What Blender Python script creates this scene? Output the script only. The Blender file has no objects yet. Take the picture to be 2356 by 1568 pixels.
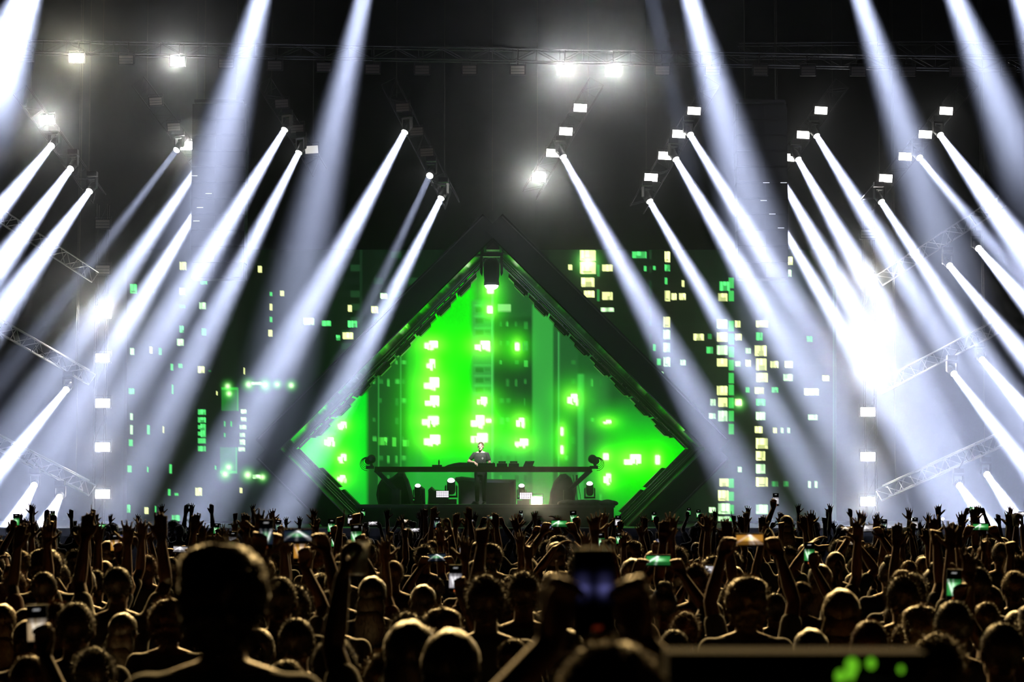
import bpy, bmesh, math, random
import numpy as np
from mathutils import Vector, Matrix, Quaternion, noise

sc = bpy.context.scene
R = random.Random(7)
# ------------------------------------------------------------------ camera, world, exposure
F = 4920.0                     # focal length in pixels of the 2356 x 1568 frame
CAMZ = 2.25
TH = math.atan(366 / F)
cam = bpy.data.cameras.new('camera'); cam_o = bpy.data.objects.new('camera', cam)
sc.collection.objects.link(cam_o)
cam.sensor_width = 36; cam.lens = 36 * F / 2356; cam.clip_end = 400; cam.clip_start = 0.1
cam_o.location = (0, 0, CAMZ); cam_o.rotation_euler = (math.pi / 2 + TH, 0, 0)
cam.dof.use_dof = True; cam.dof.focus_distance = 48; cam.dof.aperture_fstop = 4.5
sc.camera = cam_o
w = bpy.data.worlds.new('world'); sc.world = w; w.use_nodes = True
w.node_tree.nodes['Background'].inputs[0].default_value = (0, 0, 0, 1)
w.node_tree.nodes['Background'].inputs[1].default_value = 0.0
vs = sc.view_settings
vs.view_transform = 'Standard'; vs.look = 'None'; vs.gamma = 1; vs.exposure = 0.0
vs.use_curve_mapping = False
sc.cycles.max_bounces = 5; sc.cycles.diffuse_bounces = 0; sc.cycles.glossy_bounces = 3
sc.cycles.transmission_bounces = 3; sc.cycles.volume_bounces = 0
sc.cycles.use_denoising = True
sc.cycles.sample_clamp_indirect = 3.0
HAZE = 0.006
BEAM_W = 3.9e6                 # watts of an ordinary beam light
STROBE = 30.0                # radiance of a lit strobe face

def P(px, py, D):
    """world point seen at pixel (px, py) of the frame, D metres down the hall"""
    u = (px - 1178) / F; v = (784 - py) / F
    d = Vector((u, math.cos(TH) - v * math.sin(TH), math.sin(TH) + v * math.cos(TH)))
    return Vector((0, 0, CAMZ)) + d * (D / d.y)
def PM(D): return F / D        # pixels per metre at D

# ------------------------------------------------------------------ materials
MATS = {}
def mat(name, col=(.02, .02, .02), rough=.6, metal=0., emis=None, es=0., noise_s=None, noise_a=.35, bump=0., spec=.5, sample=True, sheen=0.):
    if name in MATS: return MATS[name]
    m = bpy.data.materials.new(name); m.use_nodes = True; nt = m.node_tree
    b = nt.nodes['Principled BSDF']
    b.inputs['Base Color'].default_value = (*col, 1); b.inputs['Roughness'].default_value = rough
    b.inputs['Metallic'].default_value = metal; b.inputs['Specular IOR Level'].default_value = spec
    if sheen: b.inputs['Sheen Weight'].default_value = sheen; b.inputs['Sheen Roughness'].default_value = .35
    if emis: b.inputs['Emission Color'].default_value = (*emis, 1); b.inputs['Emission Strength'].default_value = es
    if noise_s:
        tc = nt.nodes.new('ShaderNodeTexCoord'); n = nt.nodes.new('ShaderNodeTexNoise')
        n.inputs['Scale'].default_value = noise_s; n.inputs['Detail'].default_value = 4
        mx = nt.nodes.new('ShaderNodeMix'); mx.data_type = 'RGBA'
        mx.inputs[6].default_value = (*[c * (1 - noise_a) for c in col], 1)
        mx.inputs[7].default_value = (*[min(1, c * (1 + noise_a)) for c in col], 1)
        nt.links.new(tc.outputs['Object'], n.inputs['Vector']); nt.links.new(n.outputs['Fac'], mx.inputs[0])
        nt.links.new(mx.outputs[2], b.inputs['Base Color'])
        if bump:
            bp = nt.nodes.new('ShaderNodeBump'); bp.inputs['Strength'].default_value = bump
            nt.links.new(n.outputs['Fac'], bp.inputs['Height']); nt.links.new(bp.outputs[0], b.inputs['Normal'])
    if emis and not sample: m.cycles.emission_sampling = 'NONE'
    MATS[name] = m; return m
def emit(name, col, s, sample=True):
    if name in MATS: return MATS[name]
    m = bpy.data.materials.new(name); m.use_nodes = True; nt = m.node_tree; nt.nodes.clear()
    o = nt.nodes.new('ShaderNodeOutputMaterial'); e = nt.nodes.new('ShaderNodeEmission')
    e.inputs[0].default_value = (*col, 1); e.inputs[1].default_value = s
    nt.links.new(e.outputs[0], o.inputs['Surface'])
    if not sample: m.cycles.emission_sampling = 'NONE'
    MATS[name] = m; return m
def emit_attr(name, s):
    """light-giving display: its picture is stored per point, like the pixels of an LED wall"""
    if name in MATS: return MATS[name]
    m = bpy.data.materials.new(name); m.use_nodes = True; nt = m.node_tree; nt.nodes.clear()
    o = nt.nodes.new('ShaderNodeOutputMaterial'); e = nt.nodes.new('ShaderNodeEmission')
    a = nt.nodes.new('ShaderNodeAttribute'); a.attribute_name = 'picture'
    nt.links.new(a.outputs['Color'], e.inputs[0]); e.inputs[1].default_value = s
    nt.links.new(e.outputs[0], o.inputs['Surface']); m.cycles.emission_sampling = 'NONE'
    MATS[name] = m; return m
BLACK = mat('black_paint', (.012, .012, .013), .55)
CLOTH = mat('black_drape', (.010, .010, .011), .9, noise_s=6, bump=.3)
GLOSS = mat('black_gloss', (.012, .012, .012), .16, spec=.8)
BAND = mat('black_softgoods', (.007, .007, .008), .95, noise_s=3)
METAL = mat('dark_aluminium', (.07, .07, .072), .35, .9, noise_s=12, noise_a=.3)
STEEL = mat('worn_steel', (.30, .29, .28), .35, 1., noise_s=9)
CHAIN = mat('hoist_chain', (.14, .135, .12), .4, 1.)
RAILM = mat('rail_metal', (.38, .38, .36), .25, 1., noise_s=8)
MIRROR = mat('black_mirror', (.22, .24, .22), .14, 1., noise_s=4, noise_a=.5)
PLASTIC = mat('black_plastic', (.016, .016, .017), .4)

# ------------------------------------------------------------------ builders
COL = sc.collection
WL = {}                                       # world position of each root
def tag(o, label=None, cat=None, group=None, kind=None):
    if label: o['label'] = label
    if cat: o['category'] = cat
    if group: o['group'] = group
    if kind: o['kind'] = kind
    return o
def empty(name, loc, label=None, cat=None, group=None):
    o = bpy.data.objects.new(name, None); COL.objects.link(o); o.location = loc
    o.empty_display_size = .1; WL[o] = Vector(loc)
    return tag(o, label, cat, group)
class MB:
    def __init__(s): s.v = []; s.f = []
    def add(s, vs_, fs):
        n = len(s.v); s.v += [tuple(p) for p in vs_]; s.f += [tuple(i + n for i in f) for f in fs]; return s
    def box(s, c, size, M=None):
        c = Vector(c); h = Vector(size) / 2; M = M or Matrix.Identity(3)
        vs_ = [c + M @ Vector((x * h.x, y * h.y, z * h.z)) for x in (-1, 1) for y in (-1, 1) for z in (-1, 1)]
        return s.add(vs_, [(0, 1, 3, 2), (4, 6, 7, 5), (0, 4, 5, 1), (2, 3, 7, 6), (0, 2, 6, 4), (1, 5, 7, 3)])
    def prism(s, poly, y0, y1):                # polygon in x-z pushed from y0 to y1
        n = len(poly)
        vs_ = [(x, y0, z) for x, z in poly] + [(x, y1, z) for x, z in poly]
        return s.add(vs_, [tuple(range(n)), tuple(range(2 * n - 1, n - 1, -1))] + [(i, i + n, (i + 1) % n + n, (i + 1) % n) for i in range(n)])
    def rings(s, rs):                          # closed loft through rings of equal length
        n = len(rs[0]); vs_ = [p for r in rs for p in r]; fs = []
        for k in range(len(rs) - 1):
            for i in range(n):
                j = (i + 1) % n; fs.append((k * n + i, k * n + j, (k + 1) * n + j, (k + 1) * n + i))
        fs.append(tuple(range(n - 1, -1, -1))); fs.append(tuple(range((len(rs) - 1) * n, len(rs) * n)))
        return s.add(vs_, fs)
    def cap(s, p0, r0, p1, r1, n=10, e0=True, e1=True, flat=None):
        """tapered capsule; flat=(axis, k) squashes the section along an axis"""
        p0 = Vector(p0); p1 = Vector(p1); d = (p1 - p0)
        if d.length < 1e-6: d = Vector((0, 0, 1e-4))
        d = d.normalized(); a = d.orthogonal().normalized()
        if flat:
            fa = Vector(flat[0]); fa = (fa - d * fa.dot(d)).normalized(); a = fa
        b = d.cross(a); ka = flat[1] if flat else 1.
        prof = [(p0 - d * r0 * math.sin(t), r0 * math.cos(t)) for t in (1.35, .8, .35)] + [(p0, r0), (p1, r1)] + [(p1 + d * r1 * math.sin(t), r1 * math.cos(t)) for t in (.35, .8, 1.35)]
        return s.rings([[c + a * (ka * r * math.cos(2 * math.pi * i / n)) + b * (r * math.sin(2 * math.pi * i / n)) for i in range(n)] for c, r in prof])
    def tube(s, p0, p1, r0, r1=None, n=12):
        p0 = Vector(p0); p1 = Vector(p1); r1 = r0 if r1 is None else r1
        d = (p1 - p0).normalized(); a = d.orthogonal().normalized(); b = d.cross(a)
        return s.rings([[c + a * (r * math.cos(2 * math.pi * i / n)) + b * (r * math.sin(2 * math.pi * i / n)) for i in range(n)] for c, r in ((p0, r0), (p1, r1))])
    def path(s, pts, r, n=6):
        for a, b in zip(pts[:-1], pts[1:]): s.tube(a, b, r, n=n)
        return s
    def lathe(s, prof, n=20, M=None, o=(0, 0, 0)):   # profile of (r, z)
        M = M or Matrix.Identity(3); o = Vector(o)
        return s.rings([[o + M @ Vector((r * math.cos(2 * math.pi * i / n), r * math.sin(2 * math.pi * i / n), z)) for i in range(n)] for r, z in prof])
    def ell(s, c, r, n=16, m=10):
        c = Vector(c)
        return s.rings([[c + Vector((r[0] * math.sin(t) * math.cos(2 * math.pi * i / n), r[1] * math.sin(t) * math.sin(2 * math.pi * i / n), -r[2] * math.cos(t))) for i in range(n)] for t in [math.pi * (k + .35) / (m - .3) for k in range(m)]])
    def mesh(s, name, off=(0, 0, 0), smooth=False):
        me = bpy.data.meshes.new(name); off = Vector(off)
        me.from_pydata([Vector(p) - off for p in s.v], [], s.f); me.update()
        bm = bmesh.new(); bm.from_mesh(me); bmesh.ops.recalc_face_normals(bm, faces=bm.faces); bm.to_mesh(me); bm.free()
        if smooth: me.polygons.foreach_set('use_smooth', [True] * len(me.polygons))
        return me
    def build(s, name, m, parent=None, loc=None, smooth=False):
        """one mesh object; vertices are given in world space"""
        root = parent
        while root is not None and root not in WL: root = root.parent
        off = WL[root] if root is not None else Vector(loc if loc is not None else (0, 0, 0))
        me = s.mesh(name, off, smooth); me.materials.append(m)
        o = bpy.data.objects.new(name, me); COL.objects.link(o)
        if parent is not None: o.parent = parent
        else: o.location = off; WL[o] = Vector(off)
        return o
def place(name, me, parent=None, loc=(0, 0, 0), rot=None, scale=None, m=None):
    o = bpy.data.objects.new(name, me); COL.objects.link(o); o.location = loc
    if parent is not None: o.parent = parent
    if rot is not None:
        o.rotation_mode = 'QUATERNION'; o.rotation_quaternion = rot
    if scale is not None: o.scale = scale
    if m is not None and len(me.materials):
        o.material_slots[0].link = 'OBJECT'; o.material_slots[0].material = m
    return o
ROD = MB().tube((0, 0, -.5), (0, 0, .5), 1, n=8).mesh('rod', smooth=True); ROD.materials.append(METAL)
def rod(name, p0, p1, r, m, parent=None):
    p0 = Vector(p0); p1 = Vector(p1); d = p1 - p0; root = parent
    while root is not None and root not in WL: root = root.parent
    off = WL[root] if root is not None else Vector((0, 0, 0))
    return place(name, ROD, parent, (p0 + p1) / 2 - off, d.to_track_quat('Z', 'Y'), (r, r, d.length), m)
BOX = MB().box((0, 0, 0), (1, 1, 1)).mesh('box'); BOX.materials.append(BLACK)

# ------------------------------------------------------------------ the hall
def struct(name, c, size, m):
    o = MB().box(c, size).build(name, m, loc=c); o['kind'] = 'structure'; return o
FLOORM = mat('hall_floor', (.03, .03, .032), .7, noise_s=1.5)
WALLM = mat('hall_wall', (.02, .021, .026), .85, noise_s=.8)
struct('floor', (0, 35, -.15), (76, 90, .3), FLOORM)
struct('wall_back', (0, 78, 12), (76, .4, 25), WALLM)
struct('wall_left', (-37, 35, 12), (.4, 90, 25), WALLM)
struct('wall_right', (37, 35, 12), (.4, 90, 25), WALLM)
struct('ceiling', (0, 35, 24.3), (76, 90, .4), WALLM)

# stage and risers
ST_Z = 1.55
sg = empty('stage_platform', (0, 54, 0), 'wide black stage platform under the diamond frame and screens', 'stage')
MB().box((0, 63.6, ST_Z - .1), (52, 19.2, .2)).build('deck', BLACK, sg)
MB().box((0, 54.05, (ST_Z - .2) / 2), (52, .08, ST_Z - .2)).build('front_skirt', CLOTH, sg)
for x in np.linspace(-24, 24, 9):
    for y in (58, 64, 70): rod('support_leg', (x, y, 0), (x, y, ST_Z - .2), .04, STEEL, sg)
RZ = P(1100, 1160, 56.2).z
x0, x1 = P(820, 1160, 56.2).x, P(1415, 1160, 56.2).x
rs = empty('dj_riser', ((x0 + x1) / 2, 56.2, ST_Z), 'long low black riser carrying the performer and his table', 'riser')
MB().box(((x0 + x1) / 2, 58.3, RZ - .04), (x1 - x0, 4.2, .08)).build('deck', BLACK, rs)
MB().box(((x0 + x1) / 2, 58.3, (RZ + ST_Z) / 2 - .04), (x1 - x0 - .06, 4.1, RZ - ST_Z - .08)).build('skirt', CLOTH, rs)
mb = MB(); n = 14                                     # rumpled black cloth lying on the riser's right end
for k in range(n):
    x = P(1300 + 8.2 * k, 1160, 56.3).x
    mb.ell((x, 56.5 + .12 * math.sin(k * 2.1), RZ + .03), (.20, .28, .085 + .02 * math.sin(k * 1.7)), 14, 8)
mb.build('folded_drape', CLOTH, rs, smooth=True)

# haze filling the air over the stage
hm = bpy.data.materials.new('stage_haze'); hm.use_nodes = True; nt = hm.node_tree; nt.nodes.clear()
o_ = nt.nodes.new('ShaderNodeOutputMaterial'); s_ = nt.nodes.new('ShaderNodeVolumeScatter')
s_.inputs['Density'].default_value = HAZE; s_.inputs['Color'].default_value = (.95, .97, 1, 1); s_.inputs['Anisotropy'].default_value = 0.9
nt.links.new(s_.outputs[0], o_.inputs['Volume'])
tag(MB().box((0, 58.8, 11.8), (64, 22.4, 20.4)).build('haze', hm, loc=(0, 58, 1.6)), 'thin smoke haze hanging in the air over the stage', 'haze', kind='stuff')
# ------------------------------------------------------------------ LED screens
class Canvas:
    """picture shown by a screen, addressed in frame pixels; step = pixels per LED block"""
    def __init__(s, x0, y0, x1, y1, step, base):
        s.x0, s.y0, s.step = x0, y0, step
        s.nx = int((x1 - x0) / step) + 1; s.ny = int((y1 - y0) / step) + 1
        s.X, s.Y = np.meshgrid(x0 + np.arange(s.nx) * step, y0 + np.arange(s.ny) * step)
        s.A = np.zeros((s.ny, s.nx, 3)); s.A[:] = base
    def rect(s, xa, ya, xb, yb, c, soft=0, add=False):
        if soft:
            m = np.clip((s.X - xa) / soft + .5, 0, 1) * np.clip((xb - s.X) / soft + .5, 0, 1) * np.clip((s.Y - ya) / soft + .5, 0, 1) * np.clip((yb - s.Y) / soft + .5, 0, 1)
        else: m = ((s.X >= xa) & (s.X <= xb) & (s.Y >= ya) & (s.Y <= yb)).astype(float)
        m = m[..., None]; c = np.array(c)
        s.A = s.A + m * c if add else s.A * (1 - m) + m * c
    def glow(s, x, y, rx, ry, c, p=1.):
        q = np.exp(-(((s.X - x) / rx) ** 2 + ((s.Y - y) / ry) ** 2) * p)[..., None]
        s.A = s.A + q * np.array(c)
    def win(s, x, y, w_, h, c, bars=True):
        """lit window: panes with uneven brightness, mullions and a lower rail"""
        c = np.array(c); xa, ya = x - w_ / 2, y - h / 2
        s.rect(xa, ya, xa + w_, ya + h, c * .75)
        if bars and w_ > 9:
            k = 2 if w_ < 22 else 3
            for i in range(k):
                f = R.choice((.45, .8, 1.15, 1.3))
                s.rect(xa + w_ * i / k + 1.5, ya, xa + w_ * (i + 1) / k - 1.5, ya + h * (.72 if R.random() < .5 else 1), c * f)
            if h > 18: s.rect(xa + w_ * .2, ya + h * .76, xa + w_ * .8, ya + h * .84, c * .22)
            if R.random() < .5: s.rect(xa + w_ * R.uniform(.1, .7), ya + h * .55, xa + w_ * .8, ya + h, c * .4)
    def build(s, name, D, m, parent, keep=None):
        pts = np.stack([s.X, s.Y], -1).reshape(-1, 2); off = WL[parent]
        V = [P(a, b, D) - off for a, b in pts]
        idx = np.arange(s.ny * s.nx).reshape(s.ny, s.nx)
        q = np.stack([idx[:-1, :-1], idx[1:, :-1], idx[1:, 1:], idx[:-1, 1:]], -1).reshape(-1, 4)
        if keep is not None:
            q = q[keep(pts[q].mean(1))]
        me = bpy.data.meshes.new(name); me.from_pydata(V, [], q.tolist()); me.update()
        at = me.attributes.new('picture', 'FLOAT_COLOR', 'POINT')
        rgba = np.ones((len(V), 4), dtype=np.float32); rgba[:, :3] = np.clip(s.A.reshape(-1, 3), 0, 6)
        at.data.foreach_set('color', rgba.ravel()); me.materials.append(m)
        o = bpy.data.objects.new(name, me); COL.objects.link(o); o.parent = parent; return o
YW = (1.75, 1.95, .75); GR = (.14, 1.3, .28); WG = (1.1, 1.9, .95); DG = (.04, .42, .08)
LEDM = emit_attr('led_pixels', 1.0)
D_WALL = 66.0
# the wide wall: a block of flats at night
cv = Canvas(292, 574, 1924, 1199, 3, (.0018, .0045, .0025))
for xa, xb, k in ((510, 545, 2.2), (545, 620, 1.3), (640, 660, .6), (720, 760, 1.5), (760, 830, 2.6), (828, 834, 7), (834, 1010, 2.4), (1264, 1340, 3.4), (1340, 1400, 2.), (1400, 1494, 2.6), (1494, 1501, 12), (1501, 1530, 2.), (1550, 1600, 2.), (1600, 1650, 3.), (1650, 1690, 3.6), (1690, 1730, 3.), (1742, 1800, 2.6), (1800, 1850, 3.2), (1850, 1915, 2.4)):
    cv.rect(xa, 574, xb, 1236, (.0010 * k, .0038 * k, .0015 * k))
for y in range(590, 1230, 31):
    cv.rect(1264, y, 1924, y + 3, (.0012, .0035, .0016), add=True)
    for x in range(1300, 1910, 46):
        if R.random() < .6: cv.rect(x, y + 6, x + R.choice((8, 12, 18)), y + 22, (.004, .009, .005))
for y in range(580, 1000, 30):
    for x in (785, 806, 860, 900, 940):
        cv.rect(x, y, x + 22, y + 14, (.004, .012, .006) if R.random() < .5 else (.010, .05, .016))
L = [(421, 612, 14, 16, YW), (308, 664, 14, 20, GR), (351, 666, 6, 12, GR), (469, 646, 12, 14, GR), (419, 671, 12, 14, WG), (466, 703, 14, 12, WG), (419, 705, 12, 5, GR), (418, 757, 10, 12, GR), (468, 763, 9, 14, GR), (415, 787, 13, 13, WG), (347, 805, 7, 13, YW), (369, 808, 4, 16, GR), (305, 808, 8, 14, WG),
     (598, 618, 8, 14, YW), (650, 675, 8, 12, YW), (624, 676, 4, 8, GR), (624, 707, 6, 14, YW), (623, 735, 5, 12, GR), (622, 766, 6, 12, YW), (711, 740, 22, 14, WG), (751, 744, 20, 13, GR), (464, 850, 14, 16, YW), (415, 841, 8, 9, GR), (396, 843, 5, 14, GR), (482, 853, 4, 4, DG), (562, 853, 5, 13, YW), (397, 895, 3, 18, GR), (498, 903, 3, 9, YW), (303, 900, 12, 12, GR),
     (342, 988, 6, 18, GR), (376, 988, 4, 14, YW), (303, 988, 6, 20, WG), (303, 958, 6, 12, WG), (301, 1017, 7, 14, GR), (298, 1078, 8, 12, GR), (340, 1080, 5, 12, GR), (392, 1078, 4, 18, GR), (495, 1075, 3, 8, GR), (457, 1130, 12, 16, YW), (389, 1133, 5, 14, GR), (406, 1137, 8, 7, GR), (555, 1127, 6, 12, YW), (294, 1170, 12, 18, GR), (337, 1174, 7, 12, YW), (358, 1170, 4, 14, GR), (405, 1192, 16, 12, GR),
     (805, 708, 6, 14, YW), (861, 712, 15, 16, YW), (882, 680, 14, 12, WG), (811, 744, 22, 14, GR), (778, 776, 11, 12, GR), (800, 772, 22, 16, YW), (590, 882, 22, 6, WG), (590, 1097, 18, 8, WG), (516, 975, 3, 10, GR), (532, 975, 3, 10, GR), (517, 1000, 3, 10, GR)]
for k, y in enumerate((947, 965, 982, 997, 1013, 1031)): L += [(468 - k * .4, y, 13, 12, GR), (458, y, 4, 11, GR)]
for k, y in enumerate((946, 964, 982, 1000, 1017, 1033)): L += [(561 - k, y, 13, 11, WG)]
L += [(1352, 588, 34, 22, YW), (1352, 617, 34, 26, YW), (1352, 648, 30, 20, YW), (1356, 676, 24, 12, YW), (1312, 615, 10, 11, YW), (1397, 617, 22, 15, YW), (1470, 587, 32, 14, GR), (1397, 680, 22, 16, YW), (1397, 712, 28, 10, WG), (1535, 590, 13, 24, YW), (1535, 617, 13, 15, GR), (1506, 616, 6, 10, GR), (1485, 617, 4, 12, GR), (1533, 645, 4, 14, GR), (1535, 680, 13, 24, YW), (1551, 682, 12, 14, YW), (1570, 682, 16, 14, YW), (1572, 652, 4, 12, YW), (1376, 622, 4, 26, DG), (1377, 680, 4, 26, DG),
      (1535, 741, 14, 22, YW), (1534, 770, 13, 20, WG), (1535, 800, 14, 20, WG), (1535, 832, 14, 20, WG), (1505, 800, 6, 14, GR), (1516, 832, 8, 12, GR), (1572, 834, 12, 12, WG), (1667, 657, 22, 20, GR), (1663, 683, 22, 16, YW), (1662, 745, 22, 20, WG), (1662, 774, 22, 20, YW), (1662, 804, 24, 20, WG), (1662, 834, 24, 18, YW), (1662, 897, 24, 20, YW), (1663, 926, 20, 20, YW), (1663, 956, 22, 22, WG), (1697, 745, 12, 14, YW), (1699, 776, 12, 14, YW), (1698, 836, 10, 10, WG), (1608, 775, 22, 15, YW), (1632, 774, 9, 12, DG), (1633, 805, 16, 13, GR),
      (1752, 745, 26, 16, YW), (1747, 774, 14, 16, GR), (1751, 806, 26, 24, YW), (1721, 806, 10, 10, WG), (1721, 836, 12, 14, YW), (1752, 838, 24, 24, YW), (1782, 838, 18, 13, YW), (1814, 838, 17, 13, YW), (1752, 868, 26, 22, YW), (1813, 868, 18, 12, WG), (1862, 779, 12, 13, GR), (1900, 869, 16, 12, YW), (1867, 900, 30, 15, YW), (1870, 960, 18, 13, WG), (1748, 897, 20, 15, YW), (1750, 925, 18, 16, GR), (1750, 957, 22, 18, WG), (1745, 988, 16, 15, YW), (1753, 1020, 29, 24, YW), (1749, 1048, 20, 20, YW), (1749, 1078, 20, 18, WG), (1752, 1108, 26, 20, YW), (1752, 1170, 26, 20, WG), (1699, 926, 14, 14, YW),
      (1784, 990, 8, 12, YW), (1800, 990, 4, 12, WG), (1814, 990, 5, 12, WG), (1815, 600, 18, 16, YW), (1812, 628, 18, 14, WG), (1665, 1109, 20, 16, YW), (1664, 1140, 24, 24, YW), (1665, 1170, 26, 22, WG), (1665, 1197, 26, 18, WG), (1638, 1172, 14, 10, WG), (1640, 956, 14, 10, WG), (1784, 1112, 14, 12, DG), (1808, 1112, 12, 12, DG), (1862, 1113, 5, 14, WG), (1878, 1113, 4, 14, WG), (1702, 1080, 8, 10, WG), (1783, 897, 12, 12, GR), (1720, 897, 9, 12, GR), (1640, 926, 10, 14, WG), (1520, 860, 10, 12, WG)]
for ya, yb in ((640, 700), (738, 860), (885, 980), (1100, 1215)):
    for y in range(ya, yb, 30): cv.rect(1677, y, 1687, y + 22, (.06, .75, .12))
cv.rect(511, 892, 548, 945, (.010, .20, .02)); cv.rect(511, 892, 548, 897, (.03, .6, .05)); cv.rect(545, 892, 548, 945, (.03, .5, .05))
cv.rect(508, 1030, 546, 1088, (.02, .16, .04)); cv.rect(543, 1030, 546, 1088, (.05, .5, .1)); cv.rect(508, 1084, 546, 1088, (.05, .6, .1))
for a in L: cv.win(*a)
for x, y, r in ((524, 888, 6), (527, 905, 6), (572, 884, 7), (610, 885, 7), (638, 884, 5), (670, 886, 6), (518, 1090, 7), (526, 1074, 6), (570, 1092, 8), (604, 1097, 6), (1700, 927, 8), (1352, 602, 14)):
    cv.glow(x, y, r * 1.7, r * 1.7, (.1, .7, .08)); cv.glow(x, y, r * .8, r * .8, (1.4, 1.6, 1.0))
for xs in (1922, 1918): cv.rect(xs, 660, xs + 2, 1200, (.02, .07, .03))
cv.A *= (1 + .10 * np.sin(cv.X * 2.1)[..., None])
wl = empty('video_screen', P(1108, 1230, D_WALL), 'wide LED wall showing dark apartment blocks with scattered lit windows', 'screen')
wl.location.z = ST_Z; WL[wl] = Vector(wl.location)
cv.build('picture', D_WALL, LEDM, wl)
a, b = P(290, 572, D_WALL), P(1926, 1230, D_WALL)
MB().box(((a.x + b.x) / 2, D_WALL + .12, (a.z + ST_Z) / 2), (b.x - a.x, .2, a.z - ST_Z)).build('cabinet_back', BLACK, wl)
for x in np.linspace(a.x + .4, b.x - .4, 9): rod('support_post', (x, D_WALL + .4, ST_Z), (x, D_WALL + .4, a.z), .05, STEEL, wl)

# the diamond screen behind the performer: close-up of green-lit flats
D_SCR = 63.4
cd = Canvas(640, 560, 1626, 1200, 3, (.010, .085, .016))
G = (.0, .95, .0)
cd.rect(640, 900, 846, 1200, (.0, .82, .02), 14); cd.rect(640, 1100, 846, 1200, (.02, .4, .05), 120)
cd.rect(846, 700, 936, 1200, (.008, .06, .012), 8); cd.rect(936, 760, 985, 1200, (.01, .28, .015), 12)
cd.rect(978, 600, 1088, 1090, (.0, .88, .0), 22); cd.rect(930, 1060, 1140, 1200, (.02, .42, .04), 60)
cd.rect(1086, 690, 1134, 1200, (.03, .24, .045), 8); cd.rect(1131, 600, 1135, 1200, (.10, .75, .14), 3)
cd.rect(1136, 730, 1225, 955, (.006, .034, .010), 12); cd.rect(1136, 1010, 1225, 1200, (.03, .30, .05), 40)
cd.rect(1225, 700, 1273, 1200, (.035, .36, .05), 4); cd.rect(1275, 740, 1330, 1200, (.014, .10, .022), 6); cd.rect(1284, 740, 1287, 1200, (.06, .42, .09), 3)
cd.rect(1329, 860, 1344, 1200, (.04, .42, .06), 5); cd.rect(1346, 860, 1400, 1200, (.02, .16, .03), 20); cd.rect(1400, 940, 1626, 1200, (.01, .40, .02), 60)
cd.rect(1420, 1000, 1626, 1150, (.0, .85, .0), 70)
for yb in (700, 725, 752, 838, 862, 884, 905):       # balconies of the middle tower
    cd.rect(1090, yb, 1130, yb + 4, (.05, .42, .07), 3); cd.rect(1094, yb + 7, 1112, yb + 18, (.012, .10, .018), 3); cd.rect(1116, yb + 7, 1128, yb + 14, (.02, .16, .03), 2)
for y in range(740, 1180, 44):
    for x in (858, 872, 890, 910, 925, 1150, 1165, 1185, 1205, 1300, 1315, 1360, 1380):
        if R.random() < .65: cd.rect(x, y, x + R.choice((4, 6, 9)), y + R.choice((10, 16)), (.05, .5, .06) if R.random() < .35 else (.02, .2, .03), 2)
for x in (869, 920): cd.rect(x, 800, x + 2, 1200, (.05, .5, .07), 2)
for x, y, w_, h in ((880, 1015, 22, 18), (908, 1015, 8, 20), (935, 1020, 14, 14)): cd.win(x, y, w_, h, (.10, .9, .08))
for x, y, w_, h in ((992, 793, 30, 18), (991, 838, 18, 24), (993, 881, 34, 26), (994, 922, 32, 24), (990, 968, 38, 22), (994, 1012, 36, 24), (1110, 795, 34, 22), (1109, 922, 22, 18), (1099, 968, 30, 26), (1124, 967, 12, 8), (1103, 1008, 38, 24), (1128, 665, 14, 18), (1127, 712, 12, 16), (1190, 797, 9, 17), (1197, 971, 18, 20), (1200, 1018, 30, 18), (1317, 917, 22, 22), (1397, 970, 18, 8), (1293, 992, 6, 18), (1293, 1034, 6, 18), (1455, 1057, 38, 24), (1513, 1057, 10, 20), (1397, 1100, 16, 22), (1394, 1050, 12, 14), (787, 978, 18, 16), (787, 1053, 18, 18), (785, 1100, 18, 14), (757, 1015, 20, 18)):
    cd.glow(x, y, w_ * 1.15 + 16, h * 1.1 + 16, (.03, .75, .0)); cd.glow(x, y, w_ * .7 + 5, h * .7 + 5, (.3, .7, .06))
    if w_ > 15:                                     # ragged cluster of bright panes
        cd.rect(x - w_ * .12, y - h * .5, x + w_ * .5, y + h * .34, (1.9, 2.1, 1.6), 3); cd.rect(x - w_ * .5, y - h * R.uniform(.0, .3), x, y + h * R.uniform(.3, .5), (1.7, 2.0, 1.3), 3)
        for _ in range(3): q_ = x + w_ * R.uniform(-.45, .4); cd.rect(q_, y, q_ + 5, y + h * R.uniform(.4, .7), (1.5, 1.9, 1.1), 3)
        if R.random() < .6: q_ = x + w_ * R.uniform(-.3, .3); cd.rect(q_, y - h * .1, q_ + 3, y + h * .5, (.25, .9, .1), 2)
    else: cd.rect(x - w_ / 2, y - h / 2, x + w_ / 2, y + h / 2, (1.9, 2.1, 1.6), 3)
for k in range(5): cd.rect(1147 + 6 * k, 700, 1150 + 6 * k, 716, (.5, 1.4, .4), 1)
for k in range(3): cd.rect(1203 + 5 * k, 788, 1205 + 5 * k, 806, (.06, .6, .08), 1)
cd.A *= (1 + .05 * np.sin(cd.Y * 2.1)[..., None])
HD_SCR = 452.; CX, CY = 1133, 1034
sd = empty('diamond_screen', (P(CX, CY, D_SCR).x, D_SCR, ST_Z), 'glowing green diamond LED screen showing apartment windows behind the performer', 'screen')
cd.build('picture', D_SCR, LEDM, sd, keep=lambda q: (abs(q[:, 0] - CX) + abs(q[:, 1] - CY) < HD_SCR) & (q[:, 1] < 1196))
c_ = P(CX, CY, D_SCR); h_ = HD_SCR / PM(D_SCR)
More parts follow.
